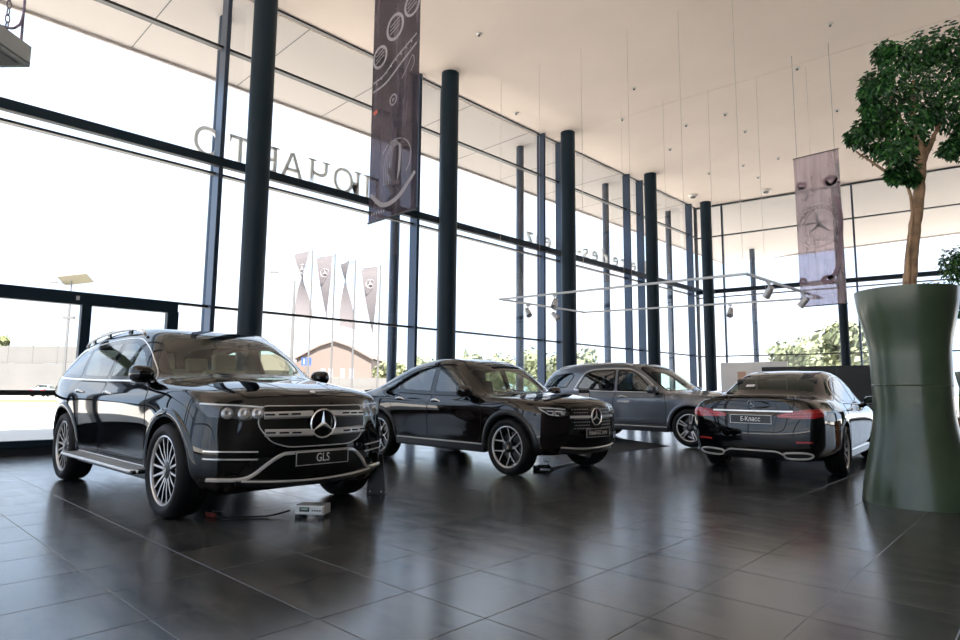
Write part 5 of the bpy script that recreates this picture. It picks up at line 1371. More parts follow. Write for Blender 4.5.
T = [(418, 97, 6.4, 5, 'yellow-green'), (444, 105, 6.0, 5, 'yellow-green'), (392, 100, 6.6, 5, 'yellow-green'), (484, 74, 5.4, 5, 'pale'), (514, 66, 4.9, 5, 'pale'), (544, 58, 4.7, 4.5, 'green'), (575, 68, 6.0, 6, 'green'), (462, 112, 6.2, 6, 'green')]
for k, (px, d, h, w, nm) in enumerate(T):
    leaf_tree(px, d, h, w, k, M_leaf1 if nm != 'green' else M_leaf2, 'bushy %s tree across the road outside the long glass wall' % nm, group='trees across the road')
for k, (px, d, h, w) in enumerate(((798, 50, 5.6, 4.8), (832, 61, 9.0, 6.4), (866, 52, 8.4, 5), (768, 62, 4.4, 5), (905, 58, 8, 6), (806, 92, 9.5, 7))):
    leaf_tree(px, d, h, w, 40 + k, M_leaf1 if k % 2 else M_leaf2, ('light green' if k % 2 else 'deep green') + ' roadside tree beyond the far glass wall', group='trees beyond the far glass wall')
for k, (px, d, h, w) in enumerate(((-6, 84, 9.0, 4), (27, 88, 8.0, 3.6), (-46, 84, 9, 6))):
    leaf_tree(px, d, h, w, 60 + k, M_leaf1, 'treetop showing over the concrete panel fence', group='trees over the fence')
def conifer(px, d, h, seed):
    rng = random.Random(seed); e = empty('spruce_tree', tuple(at(px, d))); tag(e, 'small pointed spruce across the road outside', 'tree', 'spruces across the road')
    mb = MB(); mb.tube([(0, 0, 0), (0, 0, h * .95)], [.12, .02], 6); mb.build('trunk', M_bark, e)
    lv = MB()
    for k in range(9):
        z = h * (.12 + .86 * k / 9); r = h * .26 * (1 - k / 9.6)
        for i in range(12):
            a = 2 * pi * i / 12 + rng.random(); c, s = cos(a), sin(a)
            lv.add([(0, 0, z + h * .10), (c * r - s * r * .22, s * r + c * r * .22, z - h * .02), (c * r * 1.08, s * r * 1.08, z - h * .04), (c * r + s * r * .22, s * r - c * r * .22, z - h * .02)], [(0, 1, 2, 3)])
    o = lv.build('needles', M_leaf2, e); o['kind'] = 'stuff'
for px, d, h in ((466, 78, 6.8), (497, 80, 6.2), (540, 82, 7.2)): conifer(px, d, h, px)
# flag poles with tall twisted flags
def flag_pole(px, d, top, tw0, tw1, w, label, k):
    e = empty('flag_pole', tuple(at(px, d))); tag(e, label, 'flagpole', None)
    mb = MB(); mb.tube([(0, 0, 0), (0, 0, top)], [.055, .035], 10); mb.lathe([(.0, top + .06), (.045, top + .03), (.0, top)], 10); mb.build('pole', M_pole, e, smooth=True)
    cb = MB(); cb.box((0, 0, .06), (.4, .4, .12)); cb.build('base_block', M_fence, e)
    # cloth hangs from a short arm; it twists as it falls
    n = 18; vs = []; H = 3.35; th = .008; left = Vector((-_rt.x, -_rt.y, 0)); fwd = Vector((_fw.x, _fw.y, 0))
    for i in range(n + 1):
        f = i / n; a = tw0 + (tw1 - tw0) * f; dr = left * cos(a) + fwd * sin(a); z = top - .10 - H * f + (.12 if False else 0)
        c0 = left * (.14 + .10 * f)
        mid = c0 + left * (w / 2) * (1 - .85 * f)
        vs += [mid - dr * w / 2 + Vector((0, 0, z + .08)), mid + dr * w / 2 + Vector((0, 0, z - .10))]
    fs = [(2 * i, 2 * i + 1, 2 * i + 3, 2 * i + 2) for i in range(n)]
    fl = MB(); fl.add(vs, fs); fo = fl.build('flag_cloth', M_flag, e, smooth=True)
    ar = MB(); ar.tube([(0, 0, top - .06), tuple(Vector(vs[1]) + Vector((0, 0, .05)))], .018, 6); ar.build('flag_arm', M_pole, e)
    st = MB(); z = top - .95; nrm = -fwd * cos(tw0) + left * sin(tw0) * 1.0; nrm.normalize()
    x = Vector((0, 0, 1)).cross(nrm).normalized(); y = nrm.cross(x)
    a = tw0 + (tw1 - tw0) * .25; c0 = left * (.16) + left * (w / 2) * .79
    M = Matrix.Translation(c0 + Vector((0, 0, z)) + nrm * .05) @ Matrix((x, y, nrm)).transposed().to_4x4()
    if k != 2:
        star_into(st, w * .27, M); st.build('flag_star', mat('flag_print', (.34, .33, .34), .8), fo)
flag_pole(309, 31, 8.25, .25, 3.0, .86, 'flagpole with a grey flag twisted at its foot, next to the street lamp', 0)
flag_pole(332, 31, 8.05, .15, 1.45, .84, 'flagpole with a mauve-grey flag narrowing to a point, second from the street lamp', 1)
flag_pole(353, 31, 7.75, .75, 3.0, .80, 'flagpole whose flag is wrung into a narrow twist at half height', 2)
flag_pole(378.5, 31, 7.5, .05, 1.40, .84, 'flagpole with a wide grey flag next to the outdoor column', 3)
# street lamps, sign, mast
def street_lamp(px, d, h, label, kind):
    e = empty('street_lamp', tuple(at(px, d))); tag(e, label, 'street lamp')
    mb = MB(); mb.tube([(0, 0, 0), (0, 0, h * .78), (0, 0, h)], [.11, .09, .05], 10); mb.build('pole', M_pole, e, smooth=True)
    left = Vector((-_rt.x, -_rt.y, 0))
    if kind == 'arm':
        a = MB(); a.tube([(0, 0, h), tuple(left * .3 + Vector((0, 0, h + .32))), tuple(left * 1.0 + Vector((0, 0, h + .5)))], .035, 8); a.build('arm', M_pole, e)
        b = MB(); b.box(left * 1.2 + Vector((0, 0, h + .5)), (.5, .2, .09), rz=atan2(left.y, left.x)); b.build('lamp_head', M_pole, e, bevel=.03)
    else:
        b = MB(); R_ = Matrix.Rotation(atan2(left.y, left.x), 3, 'Z') @ Matrix.Rotation(.12, 3, 'Y') @ Matrix.Rotation(.5, 3, 'X'); b.box(Vector((0, 0, h + .15)) - left * .3, (2.3, 1.1, .06), rot=R_); b.build('solar_panel', mat('panel_back', (.15, .13, .115), .6), e)
        a = MB(); a.tube([(0, 0, h - .25), tuple(left * 1.2 + Vector((0, 0, h - .12)))], .03, 6); a.build('arm', M_pole, e)
        c = MB(); c.box(left * 1.4 + Vector((0, 0, h - .12)), (.55, .18, .08), rz=atan2(left.y, left.x)); c.build('lamp_head', M_pole, e)
        s = MB(); s.box((0, 0, h - 2.9), (.9, .2, .2), rz=atan2(left.y, left.x)); s.build('battery_box', M_pole, e)
street_lamp(292, 34, 7.2, 'tall street lamp with a curved arm beside the flags', 'arm')
street_lamp(66, 48, 9.5, 'solar street lamp with a tilted panel seen above the entrance doors', 'solar')
sg = empty('road_sign', tuple(at(307, 60))); tag(sg, 'small blue road sign in front of the pink hall', 'road sign')
mb = MB(); mb.tube([(0, 0, 0), (0, 0, 4.3)], .04, 8); mb.build('post', M_pole, sg)
left = Vector((-_rt.x, -_rt.y, 0))
mb = MB(); mb.box((0, 0, 3.85), (.95, .04, .75), rz=atan2(left.y, left.x)); bd = mb.build('sign_board', M_blue, sg)
mb = MB()
for q in (-.22, .22): mb.box(left * q - Vector((_fw.x, _fw.y, 0)) * .03 + Vector((0, 0, 3.85)), (.10, .02, .45), rz=atan2(left.y, left.x))
mb.build('sign_print', M_white, bd)

# letters of the facade signs, seen from behind
SERIF = {'Т': [(.5, 0, .26, .035), (.02, 1, .035, .16), (.98, 1, .035, .16)], 'А': [(.06, 0, .22, .035), (.94, 0, .22, .035)], 'Ч': [(.08, 1, .22, .035), (.92, 1, .22, .035), (.92, 0, .24, .035)], 'Ю': [(.06, 0, .22, .035), (.06, 1, .22, .035)], 'К': [(.08, 0, .22, .035), (.08, 1, .22, .035), (.92, 0, .2, .035), (.9, 1, .2, .035)], 'Л': [(.04, 0, .18, .035), (.93, 0, .22, .035), (.93, 1, .22, .035)], 'В': [(.06, 0, .18, .035), (.06, 1, .18, .035)], 'n': [(.1, 0, .2, .03), (.9, 0, .2, .03)], 'r': [(.2, 0, .2, .03)], 'M': [(.05, 0, .2, .035), (.95, 0, .22, .035), (.05, 1, .2, .035), (.95, 1, .2, .035)], 'B': [(.06, 0, .18, .035), (.06, 1, .18, .035)]}
def sign(text, y_list, z, size, x, label):
    e = empty('facade_sign', (x, 0, 0)); tag(e, label, 'sign')
    Mr = Matrix((Vector((0, -1, 0)), Vector((0, 0, 1)), Vector((-1, 0, 0)))).transposed().to_4x4()
    for ch, y in zip(text, y_list):
        me = text_mesh(ch, size, .035)
        xs = [v.co.x for v in me.vertices]; yy_ = [v.co.y for v in me.vertices]
        x0, x1, y0, y1 = min(xs), max(xs), min(yy_), max(yy_); W_, H_ = x1 - x0, y1 - y0
        if ch in SERIF:
            mbl = MB(); mbl.add([v.co.copy() for v in me.vertices], [tuple(p.vertices) for p in me.polygons])
            for fx, fy, hw, hh in SERIF[ch]: mbl.box((x0 + fx * W_, y0 + fy * H_ + (hh / 2 if fy < .5 else -hh / 2), 0), (hw, hh, .07))
            me = bpy.data.meshes.new('letter'); me.from_pydata(mbl.v, [], mbl.f); me.update()
        o = link('letter', me, M_letter, e); o.matrix_local = Matrix.Translation((0, y, z)) @ Mr
        lf = MB(); lf.box((0, -.34, -.04), (.03, .20, .03)); lf.build('letter_stud', M_letter, o)
    rl = MB(); yy = [min(y_list) - .3, max(y_list) + .3]; rl.box((.06, sum(yy) / 2, z - .42), (.05, yy[1] - yy[0], .05)); rl.build('sign_rail', M_letter, e)
    for k in range(5):
        bk = MB(); bk.box((.25, yy[0] + .2 + (yy[1] - yy[0] - .4) * k / 4, z - .42), (.40, .04, .04)); bk.build('sign_bracket', M_frameblk, e)
sign('ОТВАЧЮЛК', [4.84, 5.55, 6.20, 6.80, 7.50, 8.30, 9.12, 9.75], 6.24, .86, -12.95, 'grey metal dealer name letters outside the glass, read from behind')
sign('zneB-sedecreM', [15.45, 15.95, 16.40, 17.35, 18.25, 18.70, 19.28, 19.95, 20.70, 21.25, 21.62, 22.05, 22.75], 6.24, .86, -12.95, 'grey metal maker name letters outside the glass, read from behind')
# ------------------------------------------------------------------ cars in place
gls = build_gls(); place_car(gls, (-7.26, 2.84), radians(1.6)); tag(gls.root, 'large glossy black suv with chrome roof rails and a plate reading GLS', 'car')
glc = build_glc(); place_car(glc, (-6.90, 7.02), radians(-1.0)); tag(glc.root, 'black-brown coupe-backed suv with a white lettered plate under its star grille', 'car')
gle = build_gle(); place_car(gle, (-7.26, 12.80), radians(0.0)); tag(gle.root, 'slate grey suv parked behind the other cars', 'car')
ecl = build_eclass(); place_car(ecl, (-3.46, 10.98), radians(95.3)); tag(ecl.root, 'black saloon seen from behind with red tail lamps', 'car')

# ------------------------------------------------------------------ planter with a ficus tree
M_pot = mat('glazed_olive_green_pot', (0.044, 0.066, 0.038), .28, 0, .08, bump=(5, .12, .02), var=(2.2, .25))
M_soil = mat('soil', (0.03, 0.022, 0.015), .95)
M_trunk = mat('ficus_bark', (0.30, 0.19, 0.11), .8, bump=(18, .8, .03), var=(9, .4))
M_fic = mat('ficus_leaf', (0.014, 0.068, 0.016), .38, var=(3, .5))
M_fic2 = mat('ficus_leaf_light', (0.045, 0.145, 0.026), .38, var=(3, .4))
PC = Vector((-1.31, 7.71, 0))
def planter(loc, top_r, neck_r, base_r, h, label):
    e = empty('planter', loc); tag(e, label, 'planter')
    rf = pchip([(0, base_r), (.06 * h, base_r * .97), (.45 * h, neck_r), (.68 * h, neck_r * 1.015), (.93 * h, top_r * .965), (h, top_r)])
    pr = [(0, .001)] + [(rf(h * k / 40), h * k / 40) for k in range(41)] + [(top_r - .035, h + .006), (top_r - .05, h - .01), (top_r - .07, h - .16)]
    mb = MB(); mb.lathe(pr, 72); mb.build('pot', M_pot, e, smooth=True, angle=60)
    sm = MB(); z = h * .545; sm.lathe([(rf(z - .01), z - .008), (rf(z) + .004, z), (rf(z + .01), z + .008)], 72); sm.build('pot_seam', M_pot, e, smooth=True)
    sl_ = MB(); sl_.lathe([(0, h - .11), (top_r * .5, h - .10), (top_r - .06, h - .13)], 32); sl_.build('soil', M_soil, e)
    return e
pl = planter(tuple(PC), .465, .352, .50, 2.18, 'tall waisted glazed green planter holding the ficus tree')
def leaves(mb, blobs, n, q, rng, droop=.6):
    for _ in range(n):
        bx, by, bz, br = blobs[rng.randrange(len(blobs))]
        u = Vector((rng.gauss(0, 1), rng.gauss(0, 1), rng.gauss(0, 1))).normalized()
        c = Vector((bx, by, bz)) + u * br * (rng.random() ** .45)
        t = (u * .6 + Vector((rng.uniform(-.8, .8), rng.uniform(-.8, .8), -droop))).normalized()
        sd = t.cross(Vector((rng.uniform(-.5, .5), rng.uniform(-.5, .5), 1))).normalized(); nn = sd.cross(t)
        L = q * rng.uniform(.75, 1.3); w = L * .27
        mb.add([c, c + t * L * .45 + sd * w + nn * L * .05, c + t * L - nn * L * .06, c + t * L * .45 - sd * w + nn * L * .05, c + t * L * .45 - nn * .01], [(0, 1, 4), (1, 2, 4), (2, 3, 4), (3, 0, 4)], 0 if rng.random() < .68 else 1)
def ficus(loc, label, seed, limbs, blobs, n, q):
    rng = random.Random(seed); e = empty('ficus_tree', loc); tag(e, label, 'tree')
    for k, (pts, r0, r1) in enumerate(limbs):
        P_ = spline(pts, 6); mb = MB(); mb.tube([tuple(p + Vector((rng.uniform(-1, 1), rng.uniform(-1, 1), 0)) * .006) for p in P_], [r0 + (r1 - r0) * i / (len(P_) - 1) for i in range(len(P_))], 10)
        mb.build('trunk' if k < 2 else 'branch', M_trunk, e, smooth=True, angle=70)
    lv = MB(); leaves(lv, blobs, n, q, rng); o = lv.build('foliage', [M_fic, M_fic2], e); o['kind'] = 'stuff'
    return e
RX = Vector((_rt.x, _rt.y, 0)); FX = Vector((_fw.x, _fw.y, 0))
def rel(a, b, z): v = RX * a + FX * b; return (v.x, v.y, z)
TZ = 2.10
limbs = [([rel(.05, 0, 0), rel(.08, 0, .35), rel(.16, 0, .8), rel(.235, 0, 1.2), rel(.29, 0, 1.65)], .066, .048),
         ([rel(-.01, -.05, 0), rel(.03, -.05, .45), rel(.10, -.05, .9), rel(.08, -.02, 1.3), rel(-.06, 0, 1.75)], .017, .014),
         ([rel(.20, 0, 1.2), rel(.33, .05, 1.5), rel(.50, .1, 1.8), rel(.62, .1, 2.05)], .04, .015),
         ([rel(.28, 0, 1.6), rel(.26, .05, 2.0), rel(.30, .05, 2.45)], .045, .015),
         ([rel(-.06, 0, 1.75), rel(-.20, 0, 1.95), rel(-.38, .02, 2.1)], .025, .01),
         ([rel(.03, 0, 1.3), rel(-.16, .1, 1.5), rel(-.36, .1, 1.65)], .02, .008),
         ([rel(.29, 0, 1.65), rel(.12, .05, 2.0), rel(.0, .05, 2.4)], .028, .01)]
BL = []
rb = random.Random(5)
def to_rel(px, py, r, dep=0.0):
    # a foliage clump seen at a pixel, at the distance of the planter
    D0 = (PC - Vector((0, 0, 0))).dot(_f3) + 0.0
    d = _f3 + _R3 * ((px - 480) / FPX) - _U3 * ((py - 320) / FPX)
    p = Vector((0, 0, EYE)) + d * ((PC + Vector((0, 0, 3.5 - EYE))).dot(_f3) + dep) / 1.0
    return (p.x - PC.x, p.y - PC.y, p.z - TZ, r)
for px, py, r in ((945, 45, .25), (925, 50, .22), (900, 60, .20), (885, 52, .13), (912, 80, .24), (940, 80, .25), (878, 82, .15), (895, 98, .22), (868, 92, .10), (925, 110, .18), (950, 112, .24), (905, 125, .22), (880, 122, .16), (866, 128, .12), (856, 137, .10), (880, 145, .16), (898, 152, .16), (905, 168, .12), (895, 175, .08), (915, 142, .14), (960, 60, .25), (968, 95, .25), (965, 130, .16), (950, 148, .10), (975, 145, .2), (985, 80, .25), (990, 115, .25), (980, 50, .2), (912, 178, .06), (872, 108, .10)):
    BL.append(to_rel(px, py, r, rb.uniform(-.25, .35)))
ficus((PC.x, PC.y, TZ), 'tall ficus tree with twin trunks and dark green crown in the green planter', 3, limbs, BL, 9500, .066)
# second plant group behind the planter, at the edge of view
P2 = floor_point(988, 452)
pl2 = planter((P2.x, P2.y, 0), .42, .34, .40, 1.55, 'second green planter mostly hidden behind the tall one')
bl2 = [(*rel(-.62 + 1.1 * random.Random(k).random(), .3 * (k % 3 - 1), 0)[:2], 1.25 + .24 * (k % 6), .30) for k in range(18)]
ficus((P2.x, P2.y, 1.42), 'ficus bush with dark leaves in the planter behind the tall one', 9, [([(0, 0, 0), (.02, 0, .5), (0, .03, 1.5)], .04, .02), ([(.05, 0, 0), (.1, .04, .6), (.15, 0, 1.5)], .03, .015)], bl2, 2600, .09)
P3 = floor_point(962, 467)
tb = empty('terracotta_trough', (P3.x, P3.y, 0)); tag(tb, 'orange-brown wooden plant trough behind the green planter', 'planter')
M_terra = mat('orange_wood', (0.38, 0.15, 0.055), .5, var=(4, .2))
for k in range(3):
    mb = MB(); mb.box((0, 0, .12 + k * .24), (.56, .56, .225)); mb.build('board', M_terra, tb, bevel=.008)
mb = MB(); mb.box((0, 0, .725), (.5, .5, .02)); mb.build('soil', M_soil, tb)
M_snake = mat('snake_plant_leaf', (0.13, 0.22, 0.04), .4, var=(9, .4))
sn = empty('snake_plant', (P3.x, P3.y, .73)); tag(sn, 'snake plant with upright pointed yellow-green leaves in the wooden trough', 'plant')
rs = random.Random(8)
for k in range(9):
    a = rs.uniform(0, 6.28); r = rs.uniform(.02, .16); h = rs.uniform(.6, 1.0); w = .035; tilt = rs.uniform(.05, .3); mb = MB(); vs = []
    for i in range(8):
        f = i / 7; ww = w * (1 - f ** 3) * (1 - .2 * (1 - f)); x = r + tilt * h * f * f
        c = Vector((cos(a) * x, sin(a) * x, h * f)); sd = Vector((-sin(a), cos(a), 0)); vs += [c - sd * ww, c + Vector((cos(a), sin(a), 0)) * -.008, c + sd * ww]
    mb.add(vs, [q for i in range(7) for q in ((3 * i, 3 * i + 1, 3 * i + 4, 3 * i + 3), (3 * i + 1, 3 * i + 2, 3 * i + 5, 3 * i + 4))]); mb.build('leaf', M_snake, sn, smooth=True)

# ------------------------------------------------------------------ banners
def banner_mat(name, c0, c1, alpha):
    m = bpy.data.materials.new(name); m.use_nodes = True; nt = m.node_tree; nt.nodes.clear()
    o = nt.nodes.new('ShaderNodeOutputMaterial'); mx = nt.nodes.new('ShaderNodeMixShader'); mx.inputs[0].default_value = alpha
    tr = nt.nodes.new('ShaderNodeBsdfTransparent'); tr.inputs['Color'].default_value = (.93, .88, .93, 1)
    df = nt.nodes.new('ShaderNodeBsdfDiffuse'); tl = nt.nodes.new('ShaderNodeBsdfTranslucent'); m2 = nt.nodes.new('ShaderNodeMixShader'); m2.inputs[0].default_value = .5
    tc = nt.nodes.new('ShaderNodeTexCoord'); mp = nt.nodes.new('ShaderNodeMapping'); mp.inputs['Scale'].default_value = (5, 5, .55)
    no = nt.nodes.new('ShaderNodeTexNoise'); no.inputs['Scale'].default_value = 1.3; no.inputs['Detail'].default_value = 3
    cr = nt.nodes.new('ShaderNodeValToRGB'); cr.color_ramp.elements[0].position = .35; cr.color_ramp.elements[1].position = .68
    cr.color_ramp.elements[0].color = (*c0, 1); cr.color_ramp.elements[1].color = (*c1, 1)
    nt.links.new(tc.outputs['Object'], mp.inputs['Vector']); nt.links.new(mp.outputs['Vector'], no.inputs['Vector']); nt.links.new(no.outputs['Fac'], cr.inputs['Fac'])
    nt.links.new(cr.outputs['Color'], df.inputs['Color']); nt.links.new(cr.outputs['Color'], tl.inputs['Color'])
    nt.links.new(df.outputs[0], m2.inputs[1]); nt.links.new(tl.outputs[0], m2.inputs[2]); nt.links.new(tr.outputs[0], mx.inputs[1]); nt.links.new(m2.outputs[0], mx.inputs[2]); nt.links.new(mx.outputs[0], o.inputs['Surface'])
    return m
M_ban1 = banner_mat('sheer_printed_cloth_dark', (0.045, 0.040, 0.045), (0.15, 0.125, 0.15), .74)
M_ban2 = banner_mat('sheer_printed_cloth', (0.32, 0.27, 0.28), (0.55, 0.49, 0.51), .46)
M_print = mat('pale_print', (0.24, 0.22, 0.235), .8)
M_printd = mat('dark_print', (0.06, 0.045, 0.055), .8)
M_printr = mat('red_print', (0.5, 0.10, 0.06), .8)
def banner(loc, w, h, m, label):
    e = empty('hanging_banner', loc); tag(e, label, 'banner')
    mb = MB(); mb.box((w / 2, 0, h / 2), (w, .006, h)); c = mb.build('cloth', m, e)
    for z, n in ((h, 'top_rod'), (0, 'bottom_rod')):
        mb = MB(); mb.tube([(-.01, 0, z), (w + .01, 0, z)], .014, 8); mb.build(n, M_frameblk, e)
    for x in (.08, w - .08):
        mb = MB(); mb.tube([(x, 0, h), (x, 0, ZC - loc[2])], .004, 5); mb.build('suspension_wire', M_pole, e)
    return e, c
def ring(mb, cx, cz, r, wd, y=-.0045, ex=1.0, n=36, a0=0, a1=2 * pi):
    vs = []; fs = []
    for i in range(n + 1):
        a = a0 + (a1 - a0) * i / n
        vs += [(cx + r * ex * cos(a), y, cz + r * sin(a)), (cx + (r + wd) * ex * cos(a), y, cz + (r + wd) * sin(a))]
    for i in range(n): fs.append((2 * i, 2 * i + 1, 2 * i + 3, 2 * i + 2))
    mb.add(vs, fs)
def pline(mb, pts, wd, y=-.0045):
    P_ = [Vector((p[0], 0, p[1])) for p in pts]; vs = []
    for i, p in enumerate(P_):
        t = (P_[min(i + 1, len(P_) - 1)] - P_[max(i - 1, 0)]).normalized(); sd = Vector((-t.z, 0, t.x)); ww = wd[i] if isinstance(wd, list) else wd
        vs += [(p + sd * ww / 2 + Vector((0, y, 0))), (p - sd * ww / 2 + Vector((0, y, 0)))]
    mb.add(vs, [(2 * i, 2 * i + 1, 2 * i + 3, 2 * i + 2) for i in range(len(P_) - 1)])
# banner with the dashboard picture
B1, c1 = banner((-6.39, 4.44, 3.20), .95, 3.75, M_ban1, 'tall sheer banner printed with a dashboard and round air vents, hung over the black suv')
pb = MB()
for cx, cz, r in ((.10, 2.18, .15), (.46, 2.47, .17), (.90, 2.62, .15), (.5, 3.25, .2)):
    if cx < .15 or cx > .8:
        ring(pb, max(.155, min(.795, cx)), cz, r - .03, .035)
    else: ring(pb, cx, cz, r - .03, .04)
    for k in (-1, 0, 1): pline(pb, [(max(.02, max(.155, min(.795, cx)) - r * .6), cz + k * .05 - .02), (min(.93, max(.155, min(.795, cx)) + r * .6), cz + k * .05 + .05)], .012)
pline(pb, spline([(.03, 1.86), (.25, 1.90), (.5, 2.04), (.9, 2.20)], 5), .022); pline(pb, spline([(.03, 1.74), (.3, 1.78), (.6, 1.93), (.9, 2.08)], 5), .028)
for k in range(8): ring(pb, .10 + k * .10, 1.84 + k * .042 - (.01 if k < 3 else 0), .0, .014, n=8)
ring(pb, .46, 1.50, .055, .022); ring(pb, .46, 1.50, .012, .012, n=10)
pline(pb, spline([(.80, 1.75), (.86, 1.85), (.82, 1.95), (.70, 1.80), (.62, 1.72)], 5), .010)
for k in range(5):
    pline(pb, spline([(.30 + k * .035, .42), (.32 + k * .04, .75 + k * .02), (.48 + k * .02, .95 - k * .015), (.60 + k * .01, .85), (.58 + k * .012, .42 + .03 * k)], 6), .009)
ring(pb, .53, .70, .26, .012, ex=1.15, a0=-.8, a1=2.6); pline(pb, spline([(.03, .36), (.3, .18), (.6, .22), (.92, .46)], 6), [.05] * 3 + [.06] * 12 + [.05] * 4)
for k in range(6): pline(pb, [(.06 + k * .05, .10), (.085 + k * .05, .10)], .035)
pb.build('printed_picture', M_print, c1)['kind'] = 'stuff'
pr_ = MB(); pline(pr_, [(.05, 1.44), (.13, 1.46)], .05); pr_.build('printed_red_mark', M_printr, c1)
pd = MB()
for x in (.22, .40, .66): pline(pd, [(x, .9), (x + .02, 1.45)], .03)
pline(pd, [(.40, .62), (.52, .42), (.62, .40)], .06); pd.build('printed_shade', M_printd, c1)
# banner with the star
B2, c2 = banner((-4.84, 16.0, 3.18), 1.0, 3.72, M_ban2, 'pale sheer banner printed with a large star ring, hung behind the black saloon')
pb = MB()
ring(pb, .50, 1.95, .52, .02, n=48, ex=.92); ring(pb, .50, 1.95, .36, .02, ex=.92)
for k, (a, l) in enumerate(((1.75, .36), (3.75, .30), (5.6, .33))):
    pline(pb, [(.50, 1.95), (.50 + l * cos(a), 1.95 + l * sin(a))], [.10, .01])
pline(pb, spline([(.02, 2.75), (.15, 2.95), (.28, 2.75), (.2, 2.62)], 5), .05); pline(pb, spline([(.70, 3.0), (.80, 2.85), (.95, 3.05), (.97, 3.4)], 5), .07)
pb.build('printed_star', M_print, c2)
pd = MB()
ring(pd, .15, 3.0, .02, .08, ex=1.2); ring(pd, .78, 2.98, .03, .10, ex=1.3); pline(pd, spline([(.90, 2.6), (.97, 2.0), (.90, 1.2), (.80, .75), (.62, .62)], 6), [.04] + [.10] * 23 + [.05]); ring(pd, .08, .62, .02, .07); ring(pd, .62, .60, .02, .09, ex=1.4)
pd.build('printed_shade', mat('mauve_print', (.20, .14, .17), .8), c2)
lt = empty_letters = None
txt = 'MERCEDES-BENZ'
for k, ch in enumerate(txt):
    a = radians(155 - k * 130 / 12); me = text_mesh(ch, .13, .0005); o = link('printed_letter', me, M_printd, c2)
    o.matrix_local = Matrix.Translation((.50 + .44 * .92 * cos(a), -.006, 1.95 + .44 * sin(a))) @ Matrix.Rotation(pi / 2, 4, 'X') @ Matrix.Rotation(a - pi / 2, 4, 'Z')

# ------------------------------------------------------------------ lighting rails hung on wires
M_wire = mat('thin_wire', (.42, .37, .33), .5)
M_rail = mat('grey_track', (0.50, 0.51, 0.52), .4, .3)
RZ = 3.48
CA, CD, CC, CB = Vector((-10.85, 11.75, RZ)), Vector((-4.75, 12.45, RZ)), Vector((-4.62, 16.85, RZ)), Vector((-10.75, 15.4, RZ))
tr = empty('track_light_frame', tuple(CA)); tag(tr, 'large rectangular frame of thin grey lighting track hanging on wires', 'light track')
for a, b in ((CA, CD), (CD, CC), (CB, CC), (CA, CB)):
    d = (b - a); mb = MB(); mb.box((0, 0, 0), (d.length + .06, .06, .045)); mb.build('track_bar', M_rail, tr, loc=tuple((a + b) / 2 - CA), rot=(0, 0, atan2(d.y, d.x)))
for f in (0, .2, .4, .6, .8, .99):
    for a, b in ((CA, CD), (CB, CC)):
        p = a.lerp(b, f); mb = MB(); mb.tube([(0, 0, 0), (0, 0, ZC - RZ)], .0035, 5); mb.build('suspension_wire', M_wire, tr, loc=tuple(p - CA))
def spot(p, aim, label):
    e = empty('track_spotlight', tuple(p)); tag(e, label, 'spotlight', 'spotlights on the hanging track')
    mb = MB(); mb.box((0, 0, -.05), (.05, .12, .05)); mb.tube([(0, 0, -.05), (0, 0, -.16)], .012, 6); mb.build('bracket', M_rail, e)
    R_ = Vector(aim).to_track_quat('Z', 'Y').to_matrix().to_4x4()
    mb = MB(); mb.lathe([(.0, -.13), (.06, -.13), (.075, -.02), (.085, .13), (.07, .13), (.06, .06), (0, .05)], 18); o = mb.build('lamp_can', M_rail, e, smooth=True, angle=40); o.matrix_local = Matrix.Translation((0, 0, -.24)) @ R_
for f, (a, b), aim, lb in ((.30, (CA, CB), (.5, -.2, -.7), 'grey can spotlight on the short track bar beside the long glass wall, nearer its corner'), (.62, (CA, CB), (.6, .1, -.6), 'grey can spotlight halfway along the short track bar beside the long glass wall'), (.27, (CA, CD), (.2, -.5, -.7), 'lone grey can spotlight on the long track bar above the coupe suv'), (.25, (CD, CC), (-.5, .3, -.6), 'grey can spotlight on the short track bar above the saloon, away from the star banner'), (.72, (CD, CC), (-.6, .1, -.6), 'grey can spotlight on the short track bar hanging right beside the star banner'), (.66, (CB, CC), (.1, -.5, -.7), 'lone grey can spotlight on the far long track bar behind the grey suv')):
    spot(a.lerp(b, f), aim, lb)

# ------------------------------------------------------------------ ceiling fittings
M_fit = mat('fitting_grey', (0.10, 0.09, 0.085), .5); M_fitw = mat('fitting_white', (0.75, 0.70, 0.64), .5)
for k, (px, py) in enumerate(((479, 34), (634, 88), (622, 119), (725, 114), (797, 68), (686, 125), (670, 149), (745, 131), (743, 165), (709, 173), (778, 158), (758, 177), (516, 113), (830, 24), (866, 77), (837, 110))):
    p = floor_point(px, py, ZC)
    e = empty('ceiling_downlight', tuple(p)); tag(e, 'small round recessed downlight in the pale ceiling', 'downlight', 'downlights in the ceiling')
    mb = MB(); mb.lathe([(.035, -.03), (.065, -.012), (.085, -.006), (.085, 0)], 20); mb.build('trim_ring', M_fitw, e, smooth=True)
    mb = MB(); mb.lathe([(0, -.055), (.032, -.055), (.036, -.012)], 16); mb.build('lamp', M_fit, e, smooth=True)
for k, (px, py) in enumerate(((693, 195), (766, 190))):
    p = floor_point(px, py, ZC); e = empty('smoke_detector', tuple(p)); tag(e, 'round white smoke detector on the ceiling near the far glass wall', 'smoke detector', 'smoke detectors on the ceiling')
    mb = MB(); mb.lathe([(.20, 0), (.20, -.03), (.17, -.07), (.10, -.10), (0, -.105)], 24); mb.build('housing', M_fitw, e, smooth=True)
    mb = MB(); mb.lathe([(.115, -.096), (.10, -.13), (0, -.14)], 20); mb.build('sensor', M_fit, e, smooth=True)

